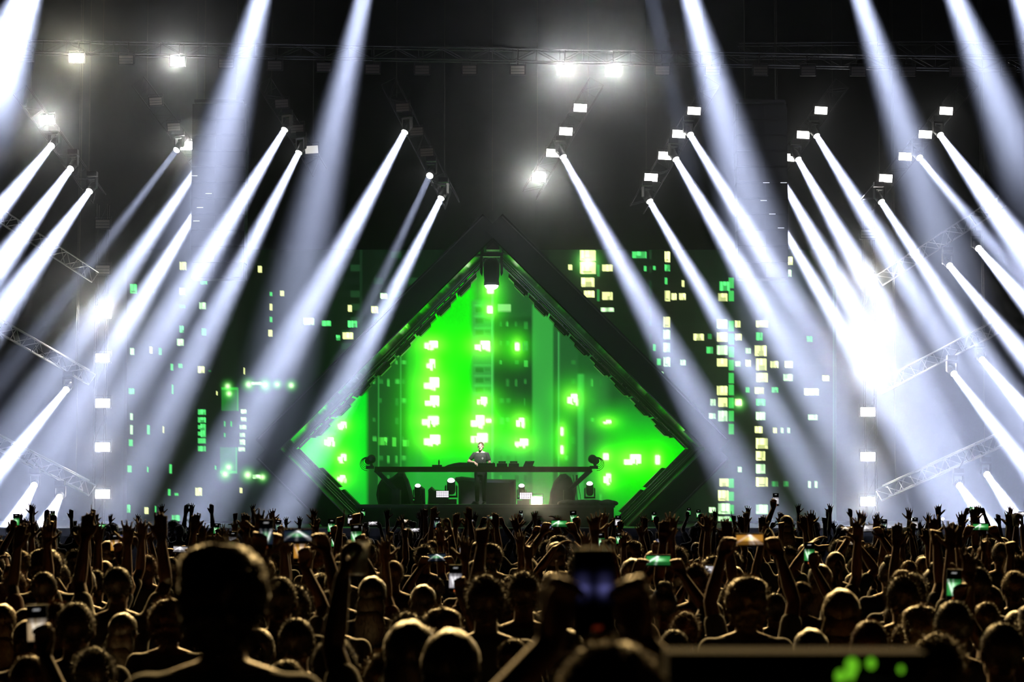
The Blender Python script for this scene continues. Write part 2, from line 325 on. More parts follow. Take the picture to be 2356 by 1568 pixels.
MB().prism([(c_.x, c_.z + h_ + .05), (c_.x - h_ - .05, c_.z), (c_.x - h_ + (c_.z - ST_Z) * 0 + max(0, c_.z - ST_Z), ST_Z), (c_.x + h_ - max(0, c_.z - ST_Z), ST_Z), (c_.x + h_ + .05, c_.z)], D_SCR + .03, D_SCR + .2).build('cabinet_back', BLACK, sd)
# ------------------------------------------------------------------ the diamond frame round the screen
def clip_low(poly, zmin):
    out = []
    for (x0_, z0_), (x1_, z1_) in zip(poly, poly[1:] + poly[:1]):
        if z0_ >= zmin: out.append((x0_, z0_))
        if (z0_ >= zmin) != (z1_ >= zmin):
            t = (zmin - z0_) / (z1_ - z0_); out.append((x0_ + t * (x1_ - x0_), zmin))
    return out
DF = 57.6
DC = P(CX, CY - 2, DF)
dia = empty('diamond_structure', (DC.x, 59, ST_Z), 'huge black diamond of boxed arms and trusses standing on the stage', 'set piece')
def H(px, D): return px / PM(D)
ARMS = [((0, 1), (1, 0)), ((1, 0), (0, -1)), ((0, 1), (-1, 0)), ((-1, 0), (0, -1))]   # upper right, lower right, upper left, lower left
def ctr(D): q = P(CX, CY - 2, D); return q.x, q.z
def arm_poly(i, hi, ho, D, e0=0., e1=0.):
    """outline of one arm between half-diagonals hi and ho, ends pushed out by e along the arm"""
    (ax, az), (bx, bz) = ARMS[i]; cx, cz = ctr(D)
    d = Vector((bx - ax, bz - az)).normalized()
    nrm = Vector(((ax + bx), (az + bz))).normalized()
    q = [Vector((ax, az)) * hi, Vector((bx, bz)) * hi]
    t = (ho - hi) / math.sqrt(2)
    pts = [q[0] - d * e0, q[1] + d * e1, q[1] + d * e1 + nrm * t, q[0] - d * e0 + nrm * t]
    return clip_low([(cx + p.x, cz + p.y) for p in pts], ST_Z + .005)
def arm_line(i, px, D, s, t=0.):
    """point on the line of arm i at half-diagonal px (pixels at depth D), s = 0..1 along it"""
    (ax, az), (bx, bz) = ARMS[i]; cx, cz = ctr(D); h = H(px, D)
    return Vector((cx + h * (ax + (bx - ax) * s), D, cz + h * (az + (bz - az) * s)))
for i in range(4):
    dy = .02 * (i % 2 + 2 * (i // 2))
    MB().prism(arm_poly(i, H(490, DF), H(567, DF), DF, H(22, DF), H(24, DF)), DF + dy, DF + 1.0 + dy).build('outer_beam', BAND, dia)
    MB().prism(arm_poly(i, H(486, DF), H(489.5, DF), DF), DF + .03, DF + 1.9).build('gloss_liner', MIRROR, dia)
    for px, dd, r, m in ((472, 1.95, .040, GLOSS), (468.5, 1.9, .018, RAILM), (465, 2.1, .045, GLOSS), (461.5, 2.0, .016, RAILM), (457, 2.3, .05, GLOSS), (446, 2.4, .03, RAILM)):
        D = DF + dd; s1 = 1.
        if i % 2: s1 = min(1., (ctr(D)[1] - ST_Z) / H(px, D))
        rod('rail', arm_line(i, px, D, 0), arm_line(i, px, D, s1 * .995), r, m, dia)
    # lattice between the two inner rails, where the screen shines through
    nb = 26 if i % 2 == 0 else 10
    smax = 1. if i % 2 == 0 else .36
    for k in range(nb):
        sa, sb = (k + .1) / nb * smax, (k + .9) / nb * smax
        rod('brace', arm_line(i, 457 if k % 2 else 446, DF + 2.35, sa), arm_line(i, 446 if k % 2 else 457, DF + 2.35, sb), .016, BLACK, dia)
    rod('edge_rail', arm_line(i, 560, DF - .02, .04), arm_line(i, 560, DF - .02, .96 if i % 2 == 0 else .27), .012, METAL, dia)
# stepped panels and the lamp bars along the inner edge of the upper arms
DS = DF + 2.6
STEPM = mat('step_panel', (.010, .010, .010), .35)
EDGEM = mat('lamp_bar_edge', (.5, .5, .5), .3, .6)
for i in (0, 2):
    for k in range(8):
        sa = .085 + k * .108; sb = sa + .100
        q0, q1 = arm_line(i, 447, DS, sa), arm_line(i, 447, DS, sb); q2, q3 = arm_line(i, 433, DS, sb), arm_line(i, 433, DS, sa)
        MB().prism([(q.x, q.z) for q in (q0, q1, q2, q3)], DS, DS + .5).build('step_panel', STEPM, dia)
        ea, eb = sa + .028, sa + .094
        q0, q1 = arm_line(i, 434, DS, ea), arm_line(i, 434, DS, eb); q2, q3 = arm_line(i, 424, DS, eb - .006), arm_line(i, 424, DS, ea + .006)
        lb = MB().prism([(q.x, q.z) for q in (q0, q1, q2, q3)], DS - .22, DS + .2).build('lamp_bar', PLASTIC, dia)
        rod('edge_trim', arm_line(i, 430, DS - .23, ea + .008), arm_line(i, 430, DS - .23, eb - .012), .010, EDGEM, lb)
        for j in range(4):
            if R.random() < .6: rod('clamp', arm_line(i, 452 + R.uniform(-6, 8), DS - .25, sa + .02 * j), arm_line(i, 444, DS - .2, sa + .02 * j + .004), .014, STEEL, dia)
for i in (1, 3):
    for k, (sa, sb, px) in enumerate(((.0, .34, 444), (.10, .20, 432), (.215, .33, 432))):
        poly = clip_low([(q.x, q.z) for q in (arm_line(i, 480, DS, sa), arm_line(i, 480, DS, sb), arm_line(i, px, DS, sb), arm_line(i, px, DS, sa))], ST_Z + .01)
        MB().prism(poly, DS - .1 * k, DS + .4).build('step_panel', STEPM, dia)
# grey end plate at the right corner
q = [arm_line(0, a_, DF + .04, s) for a_, s in ((489, .915), (489, .99), (480, .99), (480, .915))]
MB().prism([(p.x, p.z) for p in q], DF + .0, DF + .35).build('corner_plate', mat('grey_plate', (.28, .28, .25), .5), dia)

# ------------------------------------------------------------------ moving lights and strobes (builders)
TR = []                                       # centre lines of the trusses, for clamping lamps to them
def hang_from(root, at, name='clamp_arm', r=.016):
    best = None
    for p0, p1, w_ in TR:
        d = p1 - p0; t = max(.01, min(.99, (at - p0).dot(d) / d.length_squared)); q = p0 + d * t
        if best is None or (q - at).length < best[0]: best = ((q - at).length, q, d.normalized(), w_)
    _, q, d, w_ = best
    rod(name, at, q, r, PLASTIC, root)
    side = Vector((0, 1, 0)); side = (side - d * side.dot(d)).normalized(); u_ = d.cross(side)
    rod('clamp', q - u_ * (w_ / 2 + .02) , q + u_ * (w_ / 2 + .02), r, PLASTIC, root)
    rod('clamp', q - u_ * (w_ / 2) - side * w_ / 2, q - u_ * (w_ / 2) + side * w_ / 2, r, PLASTIC, root)
M_BASE = MB().box((0, 0, .05), (.26, .22, .12)).box((0, -.112, .05), (.18, .01, .07)).mesh('lamp_base'); M_BASE.materials.append(PLASTIC)
mb = MB()
for sx in (-1, 1): mb.prism([(sx * .15, -.02), (sx * .15, -.26), (sx * .125, -.30), (sx * .115, -.26), (sx * .115, -.02)], -.05, .05)
mb.box((0, 0, -.02), (.30, .12, .05)); M_YOKE = mb.mesh('lamp_yoke'); M_YOKE.materials.append(PLASTIC)
M_HEAD = MB().lathe([(.03, .20), (.085, .18), (.105, .12), (.105, -.02), (.095, -.10), (.10, -.12), (.102, -.16), (.09, -.165)], 20).mesh('lamp_head', smooth=True); M_HEAD.materials.append(PLASTIC)
mb = MB(); mb.lathe([(.090, -.16), (.090, -.168), (.075, -.195), (.045, -.212), (.012, -.218)], 18); M_LENS = mb.mesh('lens', smooth=True)
M_LENS.materials.append(emit('lens_white', (1, 1, .97), 14, sample=False))
LENS_DIM = emit('lens_dim', (.9, .95, 1), 1.6, sample=False)
BEAMC = (.64, .71, 1.0)
def moving_light(pos, aim, wattage, half, label, group, soft=.085, tie=False, off=None, lens=None, hang=True, scale=1., col=BEAMC, blend=.55):
    """hanging (or standing) moving-head lamp: base, yoke, head with lens; its own spot light sits at the lens"""
    pos = Vector(pos); d = (Vector(aim) - pos).normalized()
    up = 1 if hang else -1
    root = empty('moving_head_%s_offscreen' % off if off else 'moving_head_light', pos + Vector((0, 0, .2 * up * scale)), label, 'stage light', group)
    rq = Quaternion((1, 0, 0), 0 if hang else math.pi)
    az = math.atan2(d.x, -d.y) if abs(d.x) + abs(d.y) > 1e-5 else 0
    place('base', M_BASE, root, (0, 0, .11 * up * scale), rq, (scale,) * 3)
    if tie: hang_from(root, pos + Vector((0, 0, .36 * scale)))
    yq = Quaternion((0, 0, 1), az) @ rq
    place('yoke', M_YOKE, root, (0, 0, .06 * up * scale), yq, (scale,) * 3)
    hd = place('head', M_HEAD, root, (0, 0, -.2 * up * scale), d.to_track_quat('-Z', 'Y'), (scale,) * 3)
    place('lens', M_LENS, hd, m=lens)
    if wattage:
        L_ = bpy.data.lights.new('beam_lamp', 'AREA'); L_.shape = 'DISK'; L_.size = soft * 2 * scale; L_.color = col
        L_.spread = max(2 * half, .017); L_.energy = wattage / 4 * math.tan(L_.spread / 2) ** 2 * .7
        lo = bpy.data.objects.new('lamp_%s_offscreen' % off if off else 'beam_lamp', L_); COL.objects.link(lo); lo.parent = hd; lo.location = (0, 0, -.23)
    return root
M_SB = MB().box((0, .09, 0), (.40, .16, .26)).mesh('strobe_case'); M_SB.materials.append(PLASTIC)
M_SF = MB().box((0, -.002, 0), (.36, .02, .215)).mesh('strobe_face')
LOUVRE = mat('unlit_reflector', (.30, .27, .24), .35, .7)
M_SF.materials.append(LOUVRE)
M_LV = MB().box((0, -.016, 0), (.35, .012, .012)).mesh('louvre'); M_LV.materials.append(PLASTIC)
mb = MB()
for sx in (-1, 1): mb.box((sx * .21, .08, .04), (.015, .04, .32))
mb.box((0, .08, .20), (.435, .04, .015)); M_SBR = mb.mesh('bracket'); M_SBR.materials.append(PLASTIC)
def strobe(pos, k, label, group, tint=(1, .97, .9), tilt=0., scale=1., roll=0., tie=True):
    """rectangular strobe: case, bracket, face with two louvre bars; k = 0 is switched off"""
    root = empty('strobe_light', pos, label, 'stage light', group)
    q = Quaternion((0, 1, 0), roll) @ Quaternion((1, 0, 0), tilt)
    case = place('case', M_SB, root, (0, 0, 0), q, (scale,) * 3)
    place('bracket', M_SBR, root, (0, 0, 0), q, (scale,) * 3)
    if tie: hang_from(root, Vector(pos) + Vector((0, .14 * scale, .14 * scale)))
    m = LOUVRE if k == 0 else emit('strobe_%g_%g' % (k, tint[2]), tint, STROBE * k)
    face = place('face', M_SF, case, (0, 0, 0), m=m)
    if k == 0:
        for dz in (-.045, .03): place('louvre', M_LV, face, (0, 0, dz))
    return root

# ------------------------------------------------------------------ performer's table and the gear round it
DT = 57.0
def tw(px, py, D=DT): return P(px, py, D)
tb = empty('dj_table', (tw(1111, 1160).x, DT + .4, RZ), 'long thin black table on slanted struts in front of the green screen', 'table')
a, b = tw(862, 1073), tw(1362, 1085)
MB().box(((a.x + b.x) / 2, DT + .4, (a.z + b.z) / 2), (b.x - a.x, .8, a.z - b.z)).build('table_top', GLOSS, tb)
for q0, q1 in (((864, 1080), (912, 1128)), ((1360, 1080), (1306, 1130))):
    for y in (DT + .12, DT + .66):
        u_, v_ = P(*q0, y), P(*q1, y); MB().tube(u_, v_, .065, .06, 8).build('strut', BLACK, tb)
for px in (912, 1306):
    u_ = P(px, 1126, DT + .4); MB().box((u_.x, DT + .4, (u_.z + RZ) / 2), (.22, .7, u_.z - RZ)).build('pedestal', BLACK, tb)
def draped(name, px_poly, D, depth, label, cat, m=CLOTH):
    """cloth thrown over a bulky thing: its outline, rounded towards front and back"""
    pts = [P(x, y, D) for x, y in px_poly]; cx = sum(p.x for p in pts) / len(pts); zb = min(p.z for p in pts)
    rings = []
    for t, k in ((0, .86), (.12, .95), (.35, 1), (.65, 1), (.88, .95), (1, .84)):
        rings.append([Vector((cx + (p.x - cx) * k + .015 * math.sin(9 * p.z + 7 * t), D + depth * t, RZ + .003 + (p.z - zb) * k)) for p in pts])
    o = MB().rings(rings).build(name, m, loc=(cx, D + depth / 2, RZ)); return tag(o, label, cat)
draped('covered_monitor', [(868, 1160), (865, 1138), (867, 1115), (878, 1099), (893, 1101), (903, 1096), (916, 1086), (929, 1086), (938, 1103), (945, 1128), (951, 1160)], DT + .95, .75, 'bulky monitor under a black cloth below the left table end with pointed top', 'monitor')
draped('covered_monitor', [(1264, 1160), (1267, 1133), (1276, 1108), (1290, 1091), (1303, 1089), (1314, 1098), (1321, 1117), (1323, 1140), (1322, 1160)], DT + .95, .75, 'bulky monitor under a black cloth beside the bundle of hanging cables', 'monitor')
draped('covered_cabinet', [(1055, 1160), (1054, 1112), (1046, 1103), (1048, 1098), (1062, 1096), (1088, 1099), (1120, 1102), (1186, 1103), (1187, 1160)], DT + 2.2, .8, 'wide black draped cabinet standing right behind the performer', 'cabinet')
draped('equipment_case', [(952, 1160), (953, 1127), (958, 1120), (968, 1118), (976, 1124), (978, 1160)], DT + 1.6, .4, 'small black cased unit behind the left covered monitor', 'case', BLACK)
draped('equipment_case', [(984, 1160), (985, 1126), (992, 1119), (1000, 1126), (1014, 1128), (1032, 1146), (1032, 1160)], DT + 1.9, .4, 'low black case under the LED panel left of the draped cabinet', 'case', BLACK)
TZ = tw(1100, 1073).z
def on_table(name, px_poly, D, depth, m, label, cat):
    pts = [(P(x, y, D).x, max(TZ + .002, P(x, y, D).z)) for x, y in px_poly]
    cx = sum(p[0] for p in pts) / len(pts)
    return tag(MB().prism(pts, D, D + depth).build(name, m, loc=(cx, D + depth / 2, TZ)), label, cat)
DM = DT + .15
on_table('covered_player', [(1022, 1074), (1030, 1069), (1045, 1065), (1058, 1063), (1082, 1064), (1092, 1066), (1098, 1074)], DM, .45, CLOTH, 'cloth covered player at the left end of the mixing gear', 'player')
mx_ = empty('dj_mixer', (tw(1119, 1073).x, DM + .2, TZ), 'flat black mixing desk with knobs in front of the performer', 'mixer')
pl = tw(1119, 1073).x
MB().box((pl, DM + .22, TZ + .05), (.46, .4, .10)).build('body', PLASTIC, mx_)
for kx in range(5):
    for ky in range(3): MB().tube((pl - .18 + .09 * kx, DM + .1 + .11 * ky, TZ + .10), (pl - .18 + .09 * kx, DM + .1 + .11 * ky, TZ + .125), .014, n=8).build('knob', STEEL, mx_)
for px, lab in ((1155, 'black media player with round jog wheel next to the mixer'), (1182, 'black media player with round jog wheel nearest the laptop')):
    x = tw(px, 1073).x; r_ = empty('media_player', (x, DM + .2, TZ), lab, 'player')
    MB().box((x, DM + .22, TZ + .045), (.28, .40, .09)).build('body', PLASTIC, r_)
    MB().lathe([(.10, 0), (.10, .02), (.07, .024), (.01, .024)], 20, o=(x, DM + .17, TZ + .09)).build('jog_wheel', STEEL, r_)
    MB().box((x, DM + .37, TZ + .12), (.2, .03, .07)).build('display', GLOSS, r_)
x = tw(1217, 1073).x
lp = empty('laptop', (x, DM + .2, TZ), 'slanted dark laptop on the table with a bright top edge', 'laptop')
q = [P(*v, DM + .1) for v in ((1203, 1074), (1209, 1060), (1230, 1060), (1225, 1074))]
MB().prism([(p.x, max(p.z, TZ + .003)) for p in q], DM + .1, DM + .13).build('lid', mat('laptop_lid', (.05, .06, .08), .35), lp)
q = [P(*v, DM + .095) for v in ((1212, 1060.5), (1213, 1062.5), (1221, 1062.5), (1221, 1060.5))]
MB().prism([(p.x, p.z) for p in q], DM + .09, DM + .10).build('white_patch', mat('white_patch', (.8, .8, .8), .4), lp)  # plain white patch near the top of the lid
MB().box((x, DM + .28, TZ + .012), (.3, .22, .02)).build('keyboard', PLASTIC, lp)
x = tw(1005, 1073).x
ct = empty('cable_box', (x, DT + .3, TZ), 'small box with a white bottle clipped on the table left of the gear', 'box')
MB().box((x, DT + .2, TZ + .02), (.26, .3, .06)).build('box', BLACK, ct)
MB().lathe([(.022, 0), (.022, .10), (.01, .12), (.01, .14)], 10, o=(x + .05, DT + .2, TZ + .05)).build('bottle', mat('white_plastic', (.7, .7, .7), .4), ct)
# desk lamps on the table ends with their loops of cable
for px, sgn, lab in ((852, -1, 'black lamp with looping cables on the left table end'), (1366, 1, 'black lamp with looping cables on the right table end')):
    p = P(px, 1057, DT + .4); r_ = empty('table_end_lamp', (p.x, DT + .4, tw(px, 1078).z), lab, 'stage light')
    MB().box((p.x, DT + .4, tw(px, 1074).z), (.22, .2, .08)).build('base', PLASTIC, r_)
    MB().cap((p.x + .04, DT + .4, p.z - .16), .04, (p.x, DT + .4, p.z), .05).build('arm', PLASTIC, r_)
    MB().cap((p.x - .04 * sgn, DT + .35, p.z + .02), .12, (p.x + .06 * sgn, DT + .5, p.z - .03), .10, 14).build('head', PLASTIC, r_, smooth=True)
    for k in range(4):
        rr = .10 + .028 * k; pts = [Vector((p.x + sgn * (.08 + rr * 1.1 * math.sin(t)), DT + .4 + .03 * k, p.z - .05 - .02 * k + rr * math.cos(t))) for t in np.linspace(0, math.pi, 9)]
        MB().path(pts, .008, 5).build('cable', PLASTIC, r_)
for k in range(6):                                   # cables hanging by the right monitor
    pts = [P(1318 + 3.0 * k + 5 * math.sin(t * 2.2 + k), 1092 + 62 * t, DT + .80 - .035 * k) for t in np.linspace(0, 1, 9)]
    tag(MB().path(pts, .009, 5).build('cable', PLASTIC, loc=(pts[-1].x, pts[-1].y, RZ)), 'black cable hanging from the right table end to the riser', 'cable', 'cables hanging by the right monitor')
# floor lamps round the performer
for px, py, sc_, aimx, lab in ((961, 1124, .9, 20, 'small moving head beside the black cased unit'), (1038, 1122, 1.15, 0, 'moving head left of the draped cabinet with lit round lens'), (1200, 1122, .9, 0, 'moving head just right of the draped cabinet'), (1357, 1128, 1.0, -20, 'moving head standing at the right end of the riser')):
    p = P(px, py, DT + 1.5); p.z = RZ + .424 * sc_
    moving_light(p, p + Vector((aimx * .002, -.55, .8)), 2500, .12, lab, None, lens=LENS_DIM, hang=False, scale=sc_)
def led_panel(px, py, D, lab):
    p = P(px, py, D); r_ = empty('led_wash_panel', (p.x, D, RZ), lab, 'stage light')
    MB().box((p.x, D + .06, p.z), (.36, .10, .20)).build('case', PLASTIC, r_)
    MB().box((p.x, D + .12, (p.z + RZ) / 2), (.2, .06, p.z - RZ)).build('stand', PLASTIC, r_)
    for i in range(7):
        for j in range(4): place('led_cell', BOX, r_, Vector((p.x - .145 + .048 * i, D + .004, p.z - .066 + .044 * j)) - WL[r_], None, (.036, .014, .034), emit('led_cell', (.95, .88, 1.), 1.7, False))
led_panel(1018, 1136, DT + 1.2, 'LED panel of small pinkish lamps left of the draped cabinet')
led_panel(1210, 1140, DT + 1.2, 'LED panel of small pinkish lamps right of the draped cabinet')
p = P(1235, 1158, DT + .2); p.z = RZ + .115
strobe(p, 7.0, 'glaring warm floor strobe lying on the riser edge', None, tint=(1, .85, .55), scale=.8, tie=False)
# ------------------------------------------------------------------ trusses, strobes and beams overhead
def truss(p0, p1, w_, label, group=None, bays=12, r=.022, name='lighting_truss', m=METAL, hang_z=None):
    p0 = Vector(p0); p1 = Vector(p1); d = (p1 - p0).normalized()
    root = empty(name, (p0 + p1) / 2, label, 'truss', group); TR.append((p0, p1, w_))
    s_ = Vector((0, 1, 0)); s_ = (s_ - d * s_.dot(d)).normalized(); u_ = d.cross(s_)
    cs = [(a_ * s_ + b_ * u_) * (w_ / 2) for a_, b_ in ((-1, -1), (1, -1), (1, 1), (-1, 1))]
    for c in cs: rod('chord', p0 + c, p1 + c, r, m, root)
    Ln = (p1 - p0).length
    for t in (.12, .88):
        q = p0 + (p1 - p0) * t; rod('hoist_line', q, (q.x, q.y, 24.08), .008, CHAIN, root)
    for k in range(bays):
        a_ = p0 + d * (Ln * k / bays); b_ = p0 + d * (Ln * (k + 1) / bays)
        for f, g in ((0, 3), (1, 2)) if k % 2 else ((3, 0), (2, 1)): rod('brace', a_ + cs[f], b_ + cs[g], r * .5, m, root)
        rod('brace', a_ + cs[0], a_ + cs[3], r * .5, m, root)
    return root
D_TR = 56.0; V3 = Vector; RIM_FILL = 17000.; KEY = 30000.
def ytop(x): return 128 + 30 * min(1, max(0, (x - 100) / 800)) + 4 * max(0, (x - 900) / 1400)
truss(P(-60, ytop(0) - 22, D_TR + .2), P(2420, ytop(2356) - 12, D_TR + .2), .32, 'long horizontal truss carrying the row of strobes above the stage', bays=46, r=.018)
truss(P(1700, 118, D_TR + 6), P(2420, 112, D_TR + 6), .4, 'short horizontal truss behind the strobe row on the right', bays=16, r=.02)
ORD = 'zeroth first second third fourth fifth sixth seventh eighth ninth tenth'.split()
ON = {175: 10, 408: 10, 1300: 19, 1412: 18}
for px in (58, 175, 290, 408, 520, 632, 745, 857, 971, 1080, 1191, 1300, 1412, 1524, 1640, 1750, 1860, 1975, 2090, 2205, 2322):
    k = ON.get(px, 0); p = P(px, ytop(px) + 2, D_TR - .1)
    lab = {175: 'lit warm strobe in the truss row beside the leftmost high beam', 408: 'lit strobe in the truss row nearest above the left speaker column', 1300: 'glaring strobe in the truss row, the one nearer the left speakers of the pair', 1412: 'glaring strobe in the truss row, the one nearer the right speakers of the pair', 290: 'switched off strobe between the two lit ones at one end of the truss row', 58: 'switched off strobe at the left speaker end of the truss row'}.get(px)
    if not lab:
        i_ = round((1300 - px) / 112) if px < 1300 else round((px - 1412) / 112)
        lab = 'switched off truss row strobe, %s from the glaring pair towards the %s speakers' % (ORD[i_], 'left' if px < 1300 else 'right')
    strobe(p, k, lab, 'strobes on the long truss', tint=(1, .93, .72) if px == 175 else (1, .97, .93), tilt=.12)
# diagonal hanging ladders
D_L = 56.6
LAD = [(((1372, 190), (1218, 448)), 'right of the diamond tip'), (((1640, 190), (1466, 480)), 'by the right speaker column'), (((1935, 195), (1770, 420)), 'half behind the right speaker column'), (((2232, 190), (1996, 470)), 'at the far right end'),
       (((50, 210), (225, 455)), 'at the far left end'), (((320, 190), (470, 390)), 'half behind the left speaker column'), (((610, 190), (735, 395)), 'by the left speaker column'), (((895, 190), (1040, 470)), 'left of the diamond tip')]
def DL(nm): return 58.8 if nm.startswith('half') else D_L
for (q0, q1), nm in LAD:
    dl = DL(nm); truss(P(*q0, dl + .45), P(*q1, dl + .45), .42, 'diagonal truss ladder of lamps ' + nm, 'diagonal light ladders', bays=9, r=.016)
def ladder_of(x, y):
    best = min(LAD, key=lambda l: abs((x - l[0][0][0]) - (y - l[0][0][1]) * (l[0][1][0] - l[0][0][0]) / (l[0][1][1] - l[0][0][1])))
    return best[1]
ST = [(1335, 248, .30), (1302, 302, .30), (1272, 352, .35), (1240, 408, 13.), (1597, 255, .16), (1562, 308, .22), (1530, 358, .22), (1498, 408, .22), (1889, 254, .20), (1848, 310, .16), (1814, 362, .16), (2177, 255, .18), (2129, 309, .18), (2083, 360, .16), (2038, 410, .20),
      (108, 275, 14.), (358, 233, 0), (400, 292, 0), (430, 335, 8.), (648, 238, 0), (683, 296, 0), (717, 344, .02), (926, 247, 0), (958, 302, 0), (982, 350, 0)]
cnt = {}
for x, y, k in ST:
    nm = ladder_of(x, y); cnt[nm] = cnt.get(nm, 0) + 1
    lab = '%s strobe, %s down the diagonal ladder %s' % ('switched off' if k == 0 else 'glaring' if k > 1 else 'lit', ORD[cnt[nm]], nm)
    strobe(P(x, y, DL(nm)), k, lab, 'strobes on the diagonal ladders', tilt=.15, roll=.06 * (1 if x > 1133 else -1), scale=.95)
# vertical strobe towers left and right of the wide screen
D_V = 61.0
for xs, ys, lab in ((236, ((515, 0), (620, 0), (720, 11), (823, .4), (927, 1.2), (1028, 2.), (1136, 2.)), 'left'), (1997, ((538, 0), (640, 9), (750, 9), (850, 10), (947, 2.), (1050, 2.5), (1153, 5.)), 'right')):
    a, b = P(xs, 470, D_V + .4), P(xs, 1180, D_V + .4)
    tw_ = empty('strobe_tower', (a.x, D_V + .4, ST_Z), 'slim vertical truss tower holding strobes on the %s of the stage' % lab, 'tower')
    for dx in (-.15, .15):
        for dy in (0, .3): rod('chord', (a.x + dx, D_V + .3 + dy, ST_Z + .03), (a.x + dx, D_V + .3 + dy, a.z), .02, METAL, tw_)
    TR.append((Vector((a.x, D_V + .45, ST_Z)), Vector((a.x, D_V + .45, a.z)), .3))
    MB().box((a.x, D_V + .45, ST_Z + .02), (.7, .7, .03)).build('base_plate', BLACK, tw_)
    for k in range(12):
        z0, z1 = ST_Z + (a.z - ST_Z) * k / 12, ST_Z + (a.z - ST_Z) * (k + 1) / 12
        rod('brace', (a.x - .15, D_V + .3, z0 + .05), (a.x + .15, D_V + .3, z1 - .05), .01, METAL, tw_)
    for y, k in ys:
        strobe(P(xs, y, D_V), k, ('switched off' if k == 0 else 'glaring' if k > 7 else 'bright') + ' strobe, %s from the top of the %s vertical tower' % (ORD[[q[0] for q in ys].index(y) + 1], lab), 'strobes on the %s tower' % lab, scale=1.1, tint=(1, .96, .88))
# sloping side trusses
for q0, D0, q1, D1, lab in (((2030, 640), 60.5, (2300, 466), 57, 'uppermost sloping side truss on the right'), ((2030, 888), 60.5, (2300, 748), 57, 'middle sloping side truss on the right'), ((2030, 1134), 60.5, (2300, 1012), 57, 'lowest sloping side truss on the right'),
                            ((212, 632), 60.5, (-40, 470), 57, 'uppermost sloping side truss on the left'), ((205, 868), 60.5, (-60, 716), 57, 'middle sloping side truss on the left'), ((205, 1122), 60.5, (-60, 988), 57, 'lowest sloping side truss on the left')):
    truss(P(*q0, D0), P(*q1, D1), .34, lab, 'sloping side trusses', bays=10, m=STEEL)
for px, ya, yb, D in ((1133, 0, 482, 58.0),):
    a, b = P(px, ya, D), P(px, yb, D); a = Vector((b.x, b.y, 24.08))
    tag(MB().tube(a, b, .011, n=6).build('hoist_cable', CHAIN, loc=b), 'thin vertical hoist cable running up from the diamond tip', 'cable')
# speaker columns
D_A = 56.9
for side, xa, xb, sgn in (('left', 441, 562, 1), ('right', 1694, 1816, -1)):
    t0, b0 = P(xa, 236, D_A), P(xb, 640, D_A); cx = (t0.x + b0.x) / 2; wd = b0.x - t0.x; n = 11; hc = (t0.z - b0.z) / n
    r_ = empty('line_array_speaker', (cx, D_A + .4, b0.z), 'tall hanging column of black speaker cabinets on the %s of the stage' % side, 'speaker')
    for k in range(n):
        z = t0.z - hc * (k + .5); yy = D_A + .4 - .02 * (k - 5) + (.0 if k < 7 else .03 * (k - 6))
        c = MB().box((cx, yy, z), (wd - .004 * k, .7, hc - .012)).build('cabinet', mat('speaker_black', (.009, .009, .010), .8), r_)
        for sx in (-1, 1): MB().box((cx + sx * wd * .26, yy - .355, z), (wd * .4, .02, hc * .78)).build('grille', mat('grille', (.008, .008, .008), .7), c)
    MB().box((cx, D_A + .4, t0.z + .05), (wd * .9, .8, .08)).build('fly_frame', BLACK, r_)
    for sx in (-1, 1): rod('hoist_line', (cx + sx * wd * .3, D_A + .4, t0.z + .08), (cx + sx * wd * .3, D_A + .4, 24), .012, CHAIN, r_)
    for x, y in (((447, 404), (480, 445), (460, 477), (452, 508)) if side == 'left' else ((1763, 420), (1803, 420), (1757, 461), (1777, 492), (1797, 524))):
        q = P(x, y, D_A - .03); MB().box((q.x, D_A - .03, q.z), (.17, .012, .018)).build('slit_glow', emit('slit_emission', (.85, .9, 1), .9, False), r_)  # light showing through the cabinet slits, put in as glowing strips
# ---- beams: lamp pixel, a pixel further along the beam, full width there, strength
def beam(q0, q1, wpx, k, D0, D1, label, group, **kw):
    a, b = P(*q0, D0), P(*q1, D1); h = math.atan((wpx / 2) / PM((D0 + D1) / 2) / (b - a).length * 1.42)
    moving_light(a, b, BEAM_W * k, h, label, group, tie=True, **kw)
cnt = {}
for q0, q1, wpx, k in (((124, 328), (-90, 590), 52, .9), ((168, 380), (-60, 692), 62, 1.), ((212, 431), (-60, 802), 74, 1.), ((413, 336), (60, 800), 44, .28), ((478, 352), (100, 905), 84, 1.15), ((470, 455), (160, 960), 84, 1.1),
                       ((661, 288), (300, 885), 92, 1.25), ((693, 340), (330, 1050), 96, 1.2), ((937, 293), (560, 990), 100, 1.35), ((992, 397), (870, 660), 22, .09), ((1020, 445), (700, 1080), 80, 1.1),
                       ((1290, 350), (1660, 1030), 90, 1.2), ((1584, 303), (1760, 590), 44, .45), ((1549, 356), (1900, 945), 92, 1.2), ((1489, 453), (1810, 1000), 72, .95), ((1873, 303), (2200, 830), 82, 1.2), ((1831, 357), (2110, 850), 80, 1.15), ((1790, 398), (2050, 860), 74, 1.1), ((1786, 498), (2070, 985), 76, 1.1),
                       ((2158, 303), (2380, 610), 60, 1.), ((2110, 356), (2330, 620), 40, .3), ((2022, 455), (2300, 880), 62, .95)):
    nm = ladder_of(*q0); cnt[nm] = cnt.get(nm, 0) + 1
    beam(q0, q1, wpx, k, DL(nm) - .2, DL(nm) - 4.6, 'lamp with %s beam, %s down the ladder %s' % ('bright' if k > .5 else 'thin dim', ORD[cnt[nm]], nm), 'beam lamps on the diagonal ladders')
